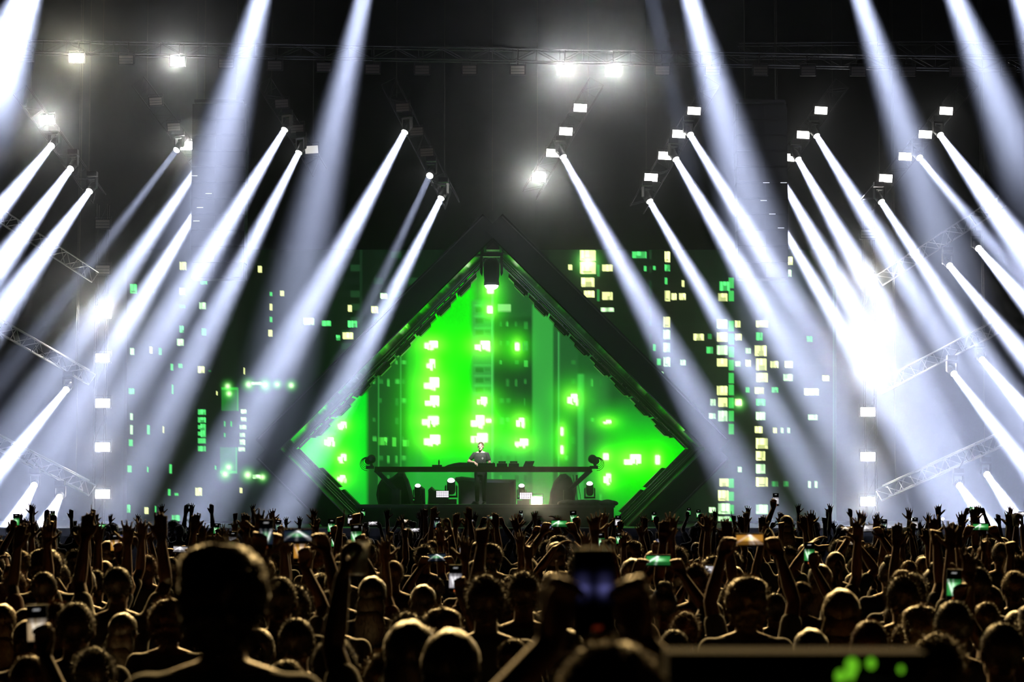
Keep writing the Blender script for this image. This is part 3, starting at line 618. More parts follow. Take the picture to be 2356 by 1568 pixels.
for q0, q1, wpx, k, lab in (((2180, 605), (2350, 812), 36, .55, 'uppermost right side truss, tower end'), ((2247, 566), (2400, 742), 36, .55, 'uppermost right side truss, wall end'), ((2190, 853), (2356, 1068), 34, .5, 'middle right side truss, tower end'), ((2255, 822), (2400, 990), 34, .55, 'middle right side truss, wall end'), ((2205, 1113), (2285, 1225), 26, .35, 'lowest right side truss, tower end'), ((2268, 1087), (2356, 1215), 26, .35, 'lowest right side truss, wall end'),
                            ((157, 890), (0, 1080), 32, .5, 'middle left side truss'), ((80, 1113), (30, 1205), 26, .3, 'lowest left side truss, wall end'), ((138, 1141), (100, 1215), 26, .3, 'lowest left side truss, tower end')):
    beam(q0, q1, wpx, k, 57.6, 53, 'moving head with a white beam under the ' + lab, 'beam lamps under the side trusses')
# lamps on a front truss above the picture, their beams fall into it
truss(P(-60, -190, 51), P(2420, -190, 51), .4, 'front truss high above the stage holding big beam lamps', bays=40)
for i_, (q0, q1, wpx, k, lab) in enumerate((((105, -120), (0, 150), 100, .55, 'over the left end of the rig'), ((632, -120), (470, 470), 118, .62, 'past the left speaker column'), ((862, -120), (690, 640), 104, .8, 'between left speaker column and diamond'), ((1555, -120), (1735, 520), 112, .8, 'down across the right speaker column'), ((1940, -120), (2140, 480), 92, .8, 'down across the far right ladder'), ((2150, -120), (2310, 270), 78, .5, 'beyond the far right ladder'), ((2310, -120), (2400, 140), 60, .3, 'into the right hand corner'), ((1475, -120), (1560, 270), 30, .08, 'faint and thin by the glaring strobe pair'))):
    beam(q0, q1, wpx, k, 51, 48.5, 'big lamp on the front truss, beam falling ' + lab, 'beam lamps on the high front truss', scale=1.2, soft=.13, off='front_' + ORD[i_ + 1])
# lamp hanging in the tip of the diamond
p = P(1131, 628, DF + 1.2)
moving_light(p, p + Vector((0, -.02, -1)), 9000, .09, 'black moving head hanging in the top corner of the diamond', None, scale=2.1, soft=.1)
# small lamps on the floor at the right edge of the stage
for px, lab in ((2102, 'nearest the right tower'), (2170, 'between two others'), (2232, 'nearest the hall wall')):
    p = P(px, 1200, 54.5); p.z = ST_Z + .424 * .45; moving_light(p, p + Vector((-.35, -1, .62)), 9000, .07, 'small moving head standing on the right stage edge, ' + lab, 'floor lamps at the right stage edge', hang=False, scale=.45)

# unseen warm lamps and roof truss added to rim-light the audience, and the lamp that picks out the performer
truss(P(-60, -700, 50.2), P(2420, -700, 50.2), .4, 'added roof truss above the high front truss with added warm lamps', bays=30)
for i_, (px, lab) in enumerate(((-20, 'over the left end of the rig'), (330, 'left of the left speaker column'), (960, 'left of the diamond tip'), (1300, 'right of the diamond tip'), (2040, 'right of the right speaker column'), (2390, 'over the right end of the rig'))):
    a = P(px, -640, 50.2); b = V3((a.x * .5, 14, 1.6))
    moving_light(a, b, RIM_FILL, .36, 'added warm rim lamp on the roof truss ' + lab, 'added rim lamps on the roof truss', tie=True, scale=1.1, soft=.13, col=(1, .66, .25), off='added_rim_' + ORD[i_ + 1])
a = P(1240, -120, 51)
moving_light(a, P(1106, 1040, DT + 1.1), KEY, .030, 'narrow white lamp on the high front truss aimed at the performer', None, tie=True, col=(1, .95, .92), off='performer')
# ------------------------------------------------------------------ people
def remeshed(name, mb, voxel, smooth=4, ratio=None):
    """grow one continuous skin over overlapping limbs"""
    me = mb.mesh(name + '_src'); o = bpy.data.objects.new(name, me); COL.objects.link(o)
    r = o.modifiers.new('r', 'REMESH'); r.mode = 'VOXEL'; r.voxel_size = voxel
    s = o.modifiers.new('s', 'SMOOTH'); s.factor = .5; s.iterations = smooth
    if ratio: d = o.modifiers.new('d', 'DECIMATE'); d.ratio = ratio
    dg = bpy.context.evaluated_depsgraph_get(); out = bpy.data.meshes.new_from_object(o.evaluated_get(dg))
    bpy.data.objects.remove(o); bpy.data.meshes.remove(me)
    out.name = name; out.polygons.foreach_set('use_smooth', [True] * len(out.polygons)); return out
V = Vector
def add_hand(mb, wr, d, nrm, side, style):
    """palm, four unequal fingers and a thumb; d = towards the finger tips, nrm = out of the palm, side = towards the thumb"""
    wr = V(wr); d = V(d).normalized(); nrm = V(nrm); nrm = (nrm - d * nrm.dot(d)).normalized(); s = V(side); s = (s - d * s.dot(d) - nrm * s.dot(nrm)).normalized()
    mb.cap(wr - d * .02, .026, wr + d * .02, .027, 10, flat=(nrm, .72))
    spread = {'open': .27, 'flat': .07, 'grip': .03, 'fist': .02, 'point': .02, 'relax': .05, 'ring': .04, 'horns': .06}[style]
    for k, (o_, l) in enumerate(((.030, .078), (.010, .086), (-.010, .080), (-.029, .064))):    # index .. little
        a0 = wr + s * o_ * .75 + d * .015; a1 = wr + s * o_ + d * (.092 - .004 * k)
        mb.cap(a0, .0145, a1, .0125, 8, flat=(nrm, .9))
        ang = spread * (1.5 - k) / 1.0 * .8
        curl = {'open': (.05, .08, .08), 'flat': (.10, .12, .10), 'grip': (.75, .95, .5), 'fist': (1.35, 1.6, 1.0), 'point': (1.35, 1.6, 1.0) if k else (.05, .05, .05), 'relax': (.45, .5, .3), 'ring': (.35, .35, .2), 'horns': (.05, .08, .05) if k in (0, 3) else (1.35, 1.6, 1.0)}[style]
        fd = (d * math.cos(ang) + s * math.sin(ang)).normalized(); p = a1; acc = 0
        for j, fr in enumerate((.46, .30, .24)):
            acc += curl[j]; dd = fd * math.cos(acc) + nrm * math.sin(acc)
            q = p + dd * l * fr; mb.cap(p, .0098 - .0008 * j, q, .0092 - .0008 * j, 8); p = q
    ta = wr + s * .024 + d * .022
    td = {'open': d * .55 + s * .85, 'flat': d * .8 + s * .5, 'grip': d * .6 + s * .35 + nrm * .75, 'fist': d * .75 - s * .0 + nrm * .75, 'point': d * .75 + nrm * .75, 'relax': d * .8 + s * .4 + nrm * .3, 'ring': d * .3 + s * .9, 'horns': d * .75 + nrm * .75}[style].normalized()
    tb_ = ta + td * .042; mb.cap(wr + s * .012 + d * .008, .017, tb_, .0135, 8)
    td2 = (td + d * (.25 if style in ('open', 'flat') else .5)).normalized(); tc_ = tb_ + td2 * .030; mb.cap(tb_, .0125, tc_, .011, 8); mb.cap(tc_, .011, tc_ + td2 * .024, .009, 8)
SH = .185
def arm(mb, sx, el, wr, hand, shirt=None, skin=True):
    S = V((sx * SH, 0, 1.415)); el = V(el); wr = V(wr)
    if skin:
        mb.cap(S, .052, S.lerp(el, .5), .048, 12); mb.cap(S.lerp(el, .4), .049, el, .039, 12)
        m1 = el.lerp(wr, .3); mb.cap(el, .039, m1, .041, 12); mb.cap(m1, .041, wr, .027, 12)
        add_hand(mb, wr, *hand)
    if shirt is not None:
        e = S.lerp(el, .58); shirt.cap(S, .066, e, .062, 14)
TORSO = [(.86, .150, .105, 0), (.95, .168, .115, -.005), (1.05, .150, .105, 0), (1.15, .150, .108, .005), (1.26, .172, .118, .005), (1.36, .180, .112, -.005), (1.43, .150, .088, -.012), (1.47, .085, .066, -.015), (1.49, .062, .06, -.012)]
def torso_rings(k=0., top=99):
    return [[V(((rx + k) * math.cos(t), cy + (ry + k) * math.sin(t), z)) for t in np.linspace(0, 2 * math.pi, 21)[:-1]] for z, rx, ry, cy in TORSO if z <= top]
POSES = {   # per arm: elbow, wrist, (finger direction, palm normal, thumb side, hand style); x is mirrored for the left arm
 'down': ((.235, -.02, 1.13), (.250, .07, .885), ((0, .15, -1), (-1, 0, 0), (0, 1, 0), 'relax')),
 'open': ((.275, .11, 1.665), (.285, .09, 1.925), ((.05, 0, 1), (0, 1, 0), (-1, 0, 0), 'open')),
 'wide': ((.375, .06, 1.62), (.43, .08, 1.875), ((.25, 0, 1), (0, 1, 0), (-1, 0, 0), 'open')),
 'flat': ((.26, .13, 1.655), (.23, .14, 1.915), ((-.08, .1, 1), (0, 1, .1), (-1, 0, 0), 'flat')),
 'fist': ((.29, .10, 1.66), (.27, .10, 1.92), ((0, .05, 1), (0, 1, 0), (-1, 0, 0), 'fist')),
 'point': ((.28, .12, 1.66), (.25, .16, 1.915), ((-.05, .15, 1), (0, 1, 0), (-1, 0, 0), 'point')),
 'horns': ((.27, .10, 1.665), (.26, .10, 1.925), ((.0, .05, 1), (0, 1, 0), (-1, 0, 0), 'horns')),
 'phone1': ((.245, .19, 1.62), (.135, .25, 1.85), ((-.10, .12, 1), (0, -1, .1), (1, 0, 0), 'grip')),
 'phone2': ((.285, .16, 1.62), (.155, .24, 1.83), ((-.45, .10, 1), (-.2, -1, 0), (-.3, 0, -1), 'grip')),
 'high2': ((.235, .07, 1.69), (.165, .12, 1.94), ((-.40, .08, 1), (-.2, -1, 0), (-.3, 0, -1), 'grip')),
 'near2': ((.245, .16, 1.600), (.085, .26, 1.775), ((-.15, .10, 1), (-.5, -1, 0), (-.2, -.3, 1), 'grip')),
 'ring': ((.37, .04, 1.60), (.21, .05, 1.82), ((-.78, 0, .62), (0, 0, -1), (0, -1, 0), 'ring')),
 'cup': ((.27, .12, 1.66), (.24, .14, 1.90), ((-.05, .1, 1), (-1, 0, 0), (0, -1, 0), 'grip')),
}
def person_meshes(name, right, left, voxel=.0072, ratio=.40):
    b = MB(); sh = MB(); tr = MB()
    b.rings(torso_rings()); sh.rings(torso_rings(.014, 1.475)); 
    for s in (-1, 1): sh.cap((s * .10, -.01, 1.415), .075, (s * SH, 0, 1.405), .066, 14)
    b.cap((0, -.012, 1.44), .060, (0, .008, 1.56), .053, 14)
    for s in (-1, 1): b.cap((s * .05, -.01, 1.45), .06, (s * SH, 0, 1.41), .052, 12)
    # head: skull, jaw, nose, brow, lips, ears
    b.ell((0, -.004, 1.645), (.077, .097, .105), 20, 14); b.ell((0, .035, 1.585), (.058, .060, .072), 16, 10)
    b.cap((0, .094, 1.645), .010, (0, .108, 1.615), .015, 8); b.ell((0, .085, 1.668), (.05, .014, .012), 12, 6); b.ell((0, .090, 1.578), (.025, .012, .011), 10, 6); b.ell((0, .078, 1.540), (.026, .022, .020), 10, 6)
    for s in (-1, 1): b.ell((s * .080, -.005, 1.628), (.010, .020, .032), 10, 8)
    for sx, pz in ((1, right), (-1, left)):
        el, wr, (d, n_, t_, st) = POSES[pz] if isinstance(pz, str) else pz
        m = lambda v: (v[0] * sx, v[1], v[2])
        arm(b, sx, m(el), m(wr), (m(d), m(n_), m(t_), st), sh)
    for s in (-1, 1):
        b.cap((s * .09, 0, .90), .085, (s * .10, .01, .50), .058, 14); b.cap((s * .10, .01, .50), .056, (s * .105, -.02, .10), .040, 12)
        b.cap((s * .105, -.03, .05), .038, (s * .115, .13, .035), .030, 10)
        tr.cap((s * .09, 0, .88), .098, (s * .10, .01, .50), .075, 14); tr.cap((s * .10, .01, .50), .073, (s * .105, -.02, .12), .062, 12)
    tr.rings([[V(((rx + .016) * math.cos(t), cy + (ry + .016) * math.sin(t), z)) for t in np.linspace(0, 2 * math.pi, 21)[:-1]] for z, rx, ry, cy in ((.82, .15, .105, 0), (.90, .162, .112, 0), (.98, .165, .115, 0), (1.02, .155, .108, 0))])
    return (remeshed(name + '_body', b, voxel, 2, ratio), remeshed(name + '_shirt', sh, .014, 3), remeshed(name + '_trousers', tr, .018, 3))
SHOE = MB().cap((0, -.05, .045), .045, (0, .13, .038), .036, 12).box((0, .04, .011), (.085, .27, .022)).mesh('shoe', smooth=True)
# hair styles: a closed scalp shell grown out with fine strands
HC = V((0, -.004, 1.645))
def hair_mesh(name, parts, strands, length, droop, seed, curl=0.):
    rr = random.Random(seed); mb = MB()
    for c, r in parts: mb.ell(c, r, 22, 14)
    vs_ = []
    for p in mb.v:
        p = V(p); n = noise.noise(p * 38 + V((seed, 0, 0))) * .006 + curl * noise.noise(p * 22 + V((0, seed, 0)))
        c = HC; vs_.append(tuple(p + (p - c).normalized() * n))
    mb.v = vs_
    for k in range(strands):
        c, r = rr.choice(parts); c = V(c)
        t = V((rr.gauss(0, 1), rr.gauss(0, 1), rr.gauss(.2, 1))).normalized()
        if c.z > 1.6 and t.y > .45 and t.z < .45: continue
        p = c + V((t.x * r[0], t.y * r[1], t.z * r[2])) * .99
        d = (t * (1 - droop) + V((rr.gauss(0, .35), rr.gauss(0, .35), -droop * 1.4 + rr.gauss(0, .2)))).normalized(); L_ = length * rr.uniform(.5, 1.3)
        w_ = d.orthogonal().normalized() * .0011; q = p + d * L_ * .55; e = q + (d + V((0, 0, -.4 * droop)) + V((rr.gauss(0, .3), rr.gauss(0, .3), rr.gauss(0, .3)))).normalized() * L_ * .45
        n0 = len(mb.v); mb.v += [tuple(p - w_), tuple(p + w_), tuple(q + w_), tuple(q - w_), tuple(e)]; mb.f += [(n0, n0 + 1, n0 + 2, n0 + 3), (n0 + 3, n0 + 2, n0 + 4)]
    me = bpy.data.meshes.new(name); me.from_pydata(mb.v, [], mb.f); me.update(); me.polygons.foreach_set('use_smooth', [True] * len(me.polygons)); return me
cap_ = ((0, -.016, 1.662), (.084, .100, .101))
HAIR = {
 'short': hair_mesh('hair_short', [cap_], 2600, .014, .25, 1),
 'tousled': hair_mesh('hair_tousled', [((0, -.014, 1.668), (.090, .106, .106))], 2600, .030, .15, 2, .012),
 'curly': hair_mesh('hair_curly', [((0, -.02, 1.675), (.112, .122, .118)), ((0, -.07, 1.62), (.09, .07, .09))], 3200, .034, .1, 3, .030),
 'long': hair_mesh('hair_long', [((0, -.018, 1.660), (.090, .108, .104)), ((0, -.070, 1.560), (.092, .055, .13)), ((0, -.105, 1.43), (.105, .035, .14))], 3000, .035, .8, 4, .006),
 'bun': hair_mesh('hair_bun', [cap_, ((0, -.07, 1.765), (.045, .045, .042))], 2200, .014, .4, 5),
 'ponytail': hair_mesh('hair_ponytail', [cap_, ((0, -.13, 1.64), (.028, .045, .05)), ((0, -.15, 1.54), (.026, .03, .10))], 2400, .018, .6, 6),
}
mb = MB(); mb.ell((0, -.008, 1.672), (.092, .110, .098), 22, 12); mb.rings([[V((.085 * math.cos(t) * k, .06 + .115 * k * max(0, math.sin(t)) , 1.668 - .012 * k + dz)) for t in np.linspace(0, math.pi, 12)] for k, dz in ((.3, .006), (1, .004), (1, -.004), (.3, -.006))])
CAPM = mb.mesh('cap', smooth=True)
SKIN = [mat('skin_%d' % i, c, .5, noise_s=20, noise_a=.08, spec=.4, sheen=.25) for i, c in enumerate(((.48, .30, .21), (.38, .22, .145), (.20, .115, .07), (.56, .38, .28)))]
def hairmat(n_, c): return mat('hair_' + n_, c, .42, noise_s=60, noise_a=.4, spec=.6, sheen=.8)
HAIRM = {'dark': hairmat('dark', (.035, .022, .014)), 'brown': hairmat('brown', (.10, .055, .028)), 'fair': hairmat('fair', (.42, .27, .11)), 'red': hairmat('red', (.28, .10, .03))}
SHIRT = {n_: mat('shirt_' + n_.replace(' ', '_'), c, .85, noise_s=9, noise_a=.2, bump=.15, sheen=.3) for n_, c in {'black': (.012, .012, .013), 'grey': (.12, .12, .125), 'white': (.55, .54, .52), 'navy': (.02, .03, .08), 'green': (.03, .06, .035), 'maroon': (.10, .018, .022)}.items()}
JEANS = [mat('denim', (.03, .045, .09), .9, noise_s=14), mat('black_jeans', (.012, .012, .014), .9)]
SHOEM = mat('shoe', (.03, .03, .03), .7)
for me in HAIR.values(): me.materials.append(HAIRM['dark'])
CAPM.materials.append(SHIRT['black']); SHOE.materials.append(SHOEM)
PROTO = {}
def proto(key, right, left, **kw):
    ms = person_meshes(key, right, left, **kw)
    for m_, mm in zip(ms, (SKIN[0], SHIRT['black'], JEANS[0])): m_.materials.clear(); m_.materials.append(mm)
    PROTO[key] = ms
def person(key, loc, rz, sc_, skin, hair, hcol, shirt, jeans, label, group, mirror=False, shoes=False, hat=False, lean=0., hs=1.):
    root = empty('person', loc, label, 'person', group)
    root.rotation_euler = (lean, 0, rz); root.scale = (-sc_ if mirror else sc_, sc_, sc_)
    b, s, t = PROTO[key]
    bo = place('body', b, root, m=SKIN[skin]); place('t_shirt', s, root, m=SHIRT[shirt]); place('trousers', t, root, m=JEANS[jeans])
    if hair != 'bald':
        c = V((0, -.01, 1.655)); h = place('hair', HAIR[hair], root, c - c * hs if hs != 1 else (0, 0, 0), m=HAIRM[hcol])
        if hs != 1: h.scale = (hs,) * 3
    if hat: place('cap', CAPM, root)
    if shoes:
        for x in (-.108, .108): place('shoe', SHOE, root, (x, 0, 0))
    return root
def world_of(root, v):
    """point of a person's own space in the hall"""
    return Matrix.Translation(root.location) @ root.rotation_euler.to_matrix().to_4x4() @ Matrix.Diagonal((*root.scale, 1)) @ V(v)
# ---- the performer
proto('dj', ((.345, .05, 1.215), (.135, .195, 1.185), ((-.75, .45, -.45), (0, 0, -1), (-.3, 1, 0), 'relax')), ((.28, .06, 1.15), (.20, .26, 1.06), ((-.2, .9, -.2), (0, 0, -1), (-1, 0, 0), 'relax')), voxel=.0075, ratio=.8)
dj = person('dj', (P(1106, 1100, DT + 1.15).x, DT + 1.15, RZ), math.pi - .18, .955, 3, 'short', 'brown', 'black', 1, 'performer in a black T-shirt with short brown hair bending over the mixer', None, shoes=True)
for x in (-.032, .032): MB().ell((x, .0885, 1.650), (.009, .005, .0045), 8, 6).build('eye', mat('eye_dark', (.02, .015, .01), .3), None).parent = dj
for o in list(dj.children):
    if o.name.startswith('eye'): WL.pop(o, None)
q = MB().box((-.075, .123, 1.30), (.055, .004, .050), Matrix.Rotation(math.pi / 4, 3, 'Y')).build('chest_emblem', mat('emblem_grey', (.22, .22, .22), .7)); WL.pop(q, None); q.parent = dj; q.location = (0, 0, 0)
# ------------------------------------------------------------------ phones and cups
M_PB = MB().box((0, .004, 0), (.076, .008, .158)).mesh('phone_body'); M_PB.materials.append(PLASTIC)
M_PC = MB().box((-.018, .0105, .055), (.030, .005, .034)).mesh('camera_bump'); M_PC.materials.append(PLASTIC)
def phone_picture(name, kind, land):
    """small display: a bright stage picture over dark, with the controls of a camera app"""
    nx, ny = 15, 31; cvp = np.zeros((ny, nx, 3)); r_ = random.Random(kind)
    yy, xx = np.mgrid[0:ny, 0:nx]; v = yy / (ny - 1); u = xx / (nx - 1)
    if land: u, v = v, 1 - u                                   # the picture is turned with the phone
    base = {'green': (.05, .55, .10), 'white': (.85, .80, .86), 'orange': (.95, .42, .06), 'dark': (.02, .03, .06), 'blue': (.05, .06, .22), 'dim': (.0, .0, .0), 'warm': (.75, .52, .28)}[kind]
    m = ((v > .30) & (v < .86)) if not land else ((v > .12) & (v < .92))
    cvp[m] = np.array(base) * .55
    st = np.exp(-((u - .5) / .22) ** 2 - ((v - .58) / .13) ** 2)[..., None]; cvp += st * m[..., None] * np.array({'green': (.6, 1.1, .6), 'white': (.5, .5, .5), 'orange': (.5, .45, .1), 'dark': (.12, .5, .15), 'blue': (.3, .3, .8), 'dim': (.0, .0, .0), 'warm': (.6, .6, .5)}[kind])
    for k in range(6):
        a_ = r_.uniform(-.5, .5); cvp += (np.exp(-((u - .5 - a_ * (.9 - v) * 1.6) / .05) ** 2)[..., None] * m[..., None] * .35)
    if kind == 'dim': cvp[:] = 0; cvp += (np.exp(-((abs(u - .5) - .27) / .16) ** 2 - ((v - .42) / .085) ** 2))[..., None] * np.array((.10, .10, .30))
    cvp[m & (v < .42) & (r_.random() < .9)] *= .35
    if kind == 'dim': cvp[(v > .88) & (v < .93) & (abs(u - .6) < .1)] = (.10, .012, .004)
    elif not land:
        cvp[(v > .09) & (v < .13) & (abs(u - .5) < .15)] = (.45, .45, .45); cvp[(v > .93) & (abs(u - .5) < .12)] = (1.0, .22, .06)
    me = bpy.data.meshes.new(name); V_ = [(-.0355 + .071 * i / (nx - 1), -.0008, -.0755 + .151 * j / (ny - 1)) for j in range(ny) for i in range(nx)]
    q = [(j * nx + i, j * nx + i + 1, (j + 1) * nx + i + 1, (j + 1) * nx + i) for j in range(ny - 1) for i in range(nx - 1)]
    me.from_pydata(V_, [], q); me.update(); at = me.attributes.new('picture', 'FLOAT_COLOR', 'POINT')
    rgba = np.ones((nx * ny, 4), np.float32); fl = cvp if land else cvp[::-1]; rgba[:, :3] = np.clip(fl.reshape(-1, 3), 0, 3); at.data.foreach_set('color', rgba.ravel())
    me.materials.append(emit_attr('phone_pixels', .9)); return me
PIC = {(k, l): phone_picture('screen_' + k, k, l) for k in ('green', 'white', 'orange', 'dark', 'blue', 'dim', 'warm') for l in (False, True)}
def phone(pos, kind, land, label, rz=0., roll=0., tilt=0.):
    r_ = empty('smartphone', pos, label, 'phone', 'phones held up over the crowd')
    r_.rotation_euler = (tilt, (math.pi / 2 if land else 0) + roll, rz)
    place('body', M_PB, r_); place('camera_bump', M_PC, r_); place('screen', PIC[kind, land], r_); return r_
mb = MB(); mb.lathe([(.028, 0), (.030, .004), (.040, .115), (.0425, .117), (.0425, .122), (.0395, .122), (.038, .114), (.0285, .008), (.01, .007)], 20); M_CUP = mb.mesh('cup', smooth=True)
mc = bpy.data.materials.new('clear_cup'); mc.use_nodes = True; b_ = mc.node_tree.nodes['Principled BSDF']; b_.inputs['Base Color'].default_value = (.85, .86, .84, 1); b_.inputs['Roughness'].default_value = .3; b_.inputs['Transmission Weight'].default_value = .45
M_CUP.materials.append(mc)
# ------------------------------------------------------------------ the crowd
proto('p_down', 'down', 'down'); proto('p_both', 'open', 'open'); proto('p_wide', 'wide', 'wide'); proto('p_one', 'open', 'down'); proto('p_flat', 'flat', 'flat')
proto('p_fist', 'fist', 'down'); proto('p_point', 'point', 'down'); proto('p_horns', 'horns', 'down'); proto('p_phone', 'phone1', 'down'); proto('p_land', 'phone2', 'phone2'); proto('p_high', 'high2', 'high2'); proto('p_ring', 'ring', 'ring'); proto('p_near', 'near2', 'near2'); proto('p_cup', 'cup', 'down')
POSE_TXT = {'p_down': 'arms down', 'p_both': 'both hands raised open', 'p_wide': 'both arms raised wide', 'p_one': 'one open hand raised', 'p_flat': 'both hands raised flat', 'p_fist': 'one fist raised', 'p_point': 'one finger pointing up', 'p_horns': 'one hand raised in horns', 'p_phone': 'one hand holding up a phone', 'p_land': 'both hands holding a phone sideways', 'p_high': 'both hands lifting a phone high', 'p_ring': 'hands joined overhead', 'p_near': 'both hands holding a phone upright', 'p_cup': 'one hand lifting a cup'}
HOLD = {'p_phone': (.100, .262, 1.965), 'p_land': (0, .290, 1.925), 'p_high': (0, .165, 2.035), 'p_cup': (.185, .155, 1.955), 'p_near': (0, .300, 1.865)}
TAKEN = []; NP = [0]; SEEN = set()
def free(x, y, r): return all((x - a) ** 2 + (y - b) ** 2 > (r + c) ** 2 / 4 for a, b, c in TAKEN)
def crowd_person(x, y, h, key, hair=None, hcol=None, shirt=None, pic=None, mirror=None, rz=None, z0=0., extra='', hat=False, hs=1., lean=0.):
    mirror = (R.random() < .5) if mirror is None else mirror
    rz = R.uniform(-.2, .2) if rz is None else rz
    for _ in range(14):                            # prefer a look that nobody in the same pose has yet
        ha = hair or R.choices(('short', 'tousled', 'long', 'bun', 'ponytail', 'curly', 'bald'), (36, 20, 16, 6, 8, 7, 6))[0]
        hc = hcol or R.choices(('dark', 'brown', 'fair', 'red'), (42, 30, 20, 8))[0]
        sh_ = shirt or R.choices(tuple(SHIRT), (38, 18, 10, 13, 10, 11))[0]
        hl = 'bald person' if ha == 'bald' else 'person with a %s %s' % (hc, ha) if ha in ('bun', 'ponytail') else 'person with %s %s hair' % (hc, ha)
        lab = '%s%s in %s T-shirt, %s' % (hl, ' under a cap' if hat else '', sh_, POSE_TXT[key]) + ((', ' + extra) if extra else '')
        if lab not in SEEN: break
    SEEN.add(lab); hair, hcol, shirt = ha, hc, sh_
    o = person(key, (x, y, z0), rz, h / 1.765, R.choices((0, 1, 2, 3), (40, 25, 15, 20))[0], hair, hcol, shirt, R.randrange(2), lab, 'people in the crowd', mirror, y < 9, hat, lean, hs)
    TAKEN.append((x, y, .52)); NP[0] += 1
    if key in HOLD and pic != 'none':
        q = world_of(o, HOLD[key])
        if key == 'p_cup':
            c = place('plastic_cup', M_CUP, None, q - V((0, 0, .05)), None, (1.0,) * 3); tag(c, 'clear plastic cup lifted by %s in %s T-shirt' % (hl, shirt), 'cup', 'cups lifted over the crowd')
        else:
            kind = pic or R.choices(('green', 'white', 'dark', 'blue', 'warm', 'orange'), (30, 22, 18, 10, 14, 6))[0]
            land = key not in ('p_phone', 'p_near')
            phone(q, kind, land, '%s phone with %s picture held by %s in %s T-shirt' % ('sideways' if land else 'upright', {'dim': 'dim blue'}.get(kind, kind), hl, shirt), rz * .5, R.uniform(-.06, .06))
    return o
def head_at(px, ytop, wpx, key='p_down', **kw):
    """a person whose head top shows at pixel (px, ytop) and whose head is wpx wide"""
    d0 = F * .168 / wpx; best = None
    for k in range(60):                            # nearest free place along the line of sight where the height stays human
        for sg in (1, -1):
            d = d0 + sg * .06 * k; h = CAMZ - (ytop - 1150) * d / F
            if d > 6.3 and 1.56 <= h <= 1.95 and free(P(px, ytop, d).x, d, .46): best = (d, h); break
        if best: break
    if not best: return None
    d, h = best
    return crowd_person(P(px, ytop, d).x, d, h, key, **kw)
def held_at(px, py, wpx, key, size, **kw):
    """a person holding a thing that shows at pixel (px, py), wpx wide"""
    kw.setdefault('mirror', False); mx = -1 if kw['mirror'] else 1; d0 = F * size / wpx
    for k in range(90):
        for sg in (1, -1):
            d = d0 + sg * .06 * k; q = P(px, py, d); h = q.z / HOLD[key][2] * 1.765; sc_ = h / 1.765
            x, y = q.x - mx * HOLD[key][0] * sc_, d - HOLD[key][1] * sc_
            if y > 6.3 and y < 43 and 1.58 <= h <= 1.99 and free(x, y, .46): return crowd_person(x, y, h, key, rz=0., **kw)
# the raised platform at the back of the hall and the two who stand on it
pf = empty('viewing_platform', (0, 1.5, 0), 'low black platform at the back of the hall', 'platform')
MB().box((0, 1.4, .37), (9, 8.4, .06)).build('deck', BLACK, pf)
for x in (-4, 0, 4):
    for y in (-2, 1.5, 5): rod('support_leg', (x, y, 0), (x, y, .34), .04, STEEL, pf)
PZ = .4
d = 5.1; q = P(517, 1270, d); crowd_person(q.x, d, (CAMZ - 120 * d / F - PZ), 'p_down', 'curly', 'brown', 'black', rz=0, z0=PZ, extra='on the platform', hs=1.0, mirror=False)
d = 3.5; q = P(1404, 1416, d); big = crowd_person(q.x, d, (CAMZ - 266 * d / F - PZ) / 1.04, 'p_near', 'short', 'fair', 'black', pic='dim', rz=0.06, z0=PZ, extra='on platform', hs=1.34, mirror=False)
# equipment panel on the platform
a = P(1545, 1498, 3.05); b = P(2125, 1498, 3.05); zt = a.z
fc = empty('equipment_case', ((a.x + b.x) / 2, 3.105, PZ), 'slim black equipment panel with glowing green dots standing on the platform', 'equipment')
MB().box(((a.x + b.x) / 2, 3.105, (zt + PZ) / 2 - .02), (b.x - a.x, .10, zt - PZ - .04)).build('body', mat('case_black', (.008, .008, .008), .35), fc)
MB().box(((a.x + b.x) / 2, 3.105, zt - .02), (b.x - a.x + .01, .11, .036)).build('lid', mat('case_lid', (.010, .009, .008), .95, spec=.05), fc)
for px, py, r_ in ((1935, 1556, .007), (1962, 1532, .009), (1958, 1550, .007), (2006, 1526, .006), (2075, 1540, .004)):
    q = P(px, py, 3.04); MB().ell((q.x, 3.047, q.z), (r_, .004, r_ * 1.3), 10, 6).build('green_dot', emit('green_dot_glow', (.25, .9, .03), .55, False), fc)  # small glowing green dots on the panel face
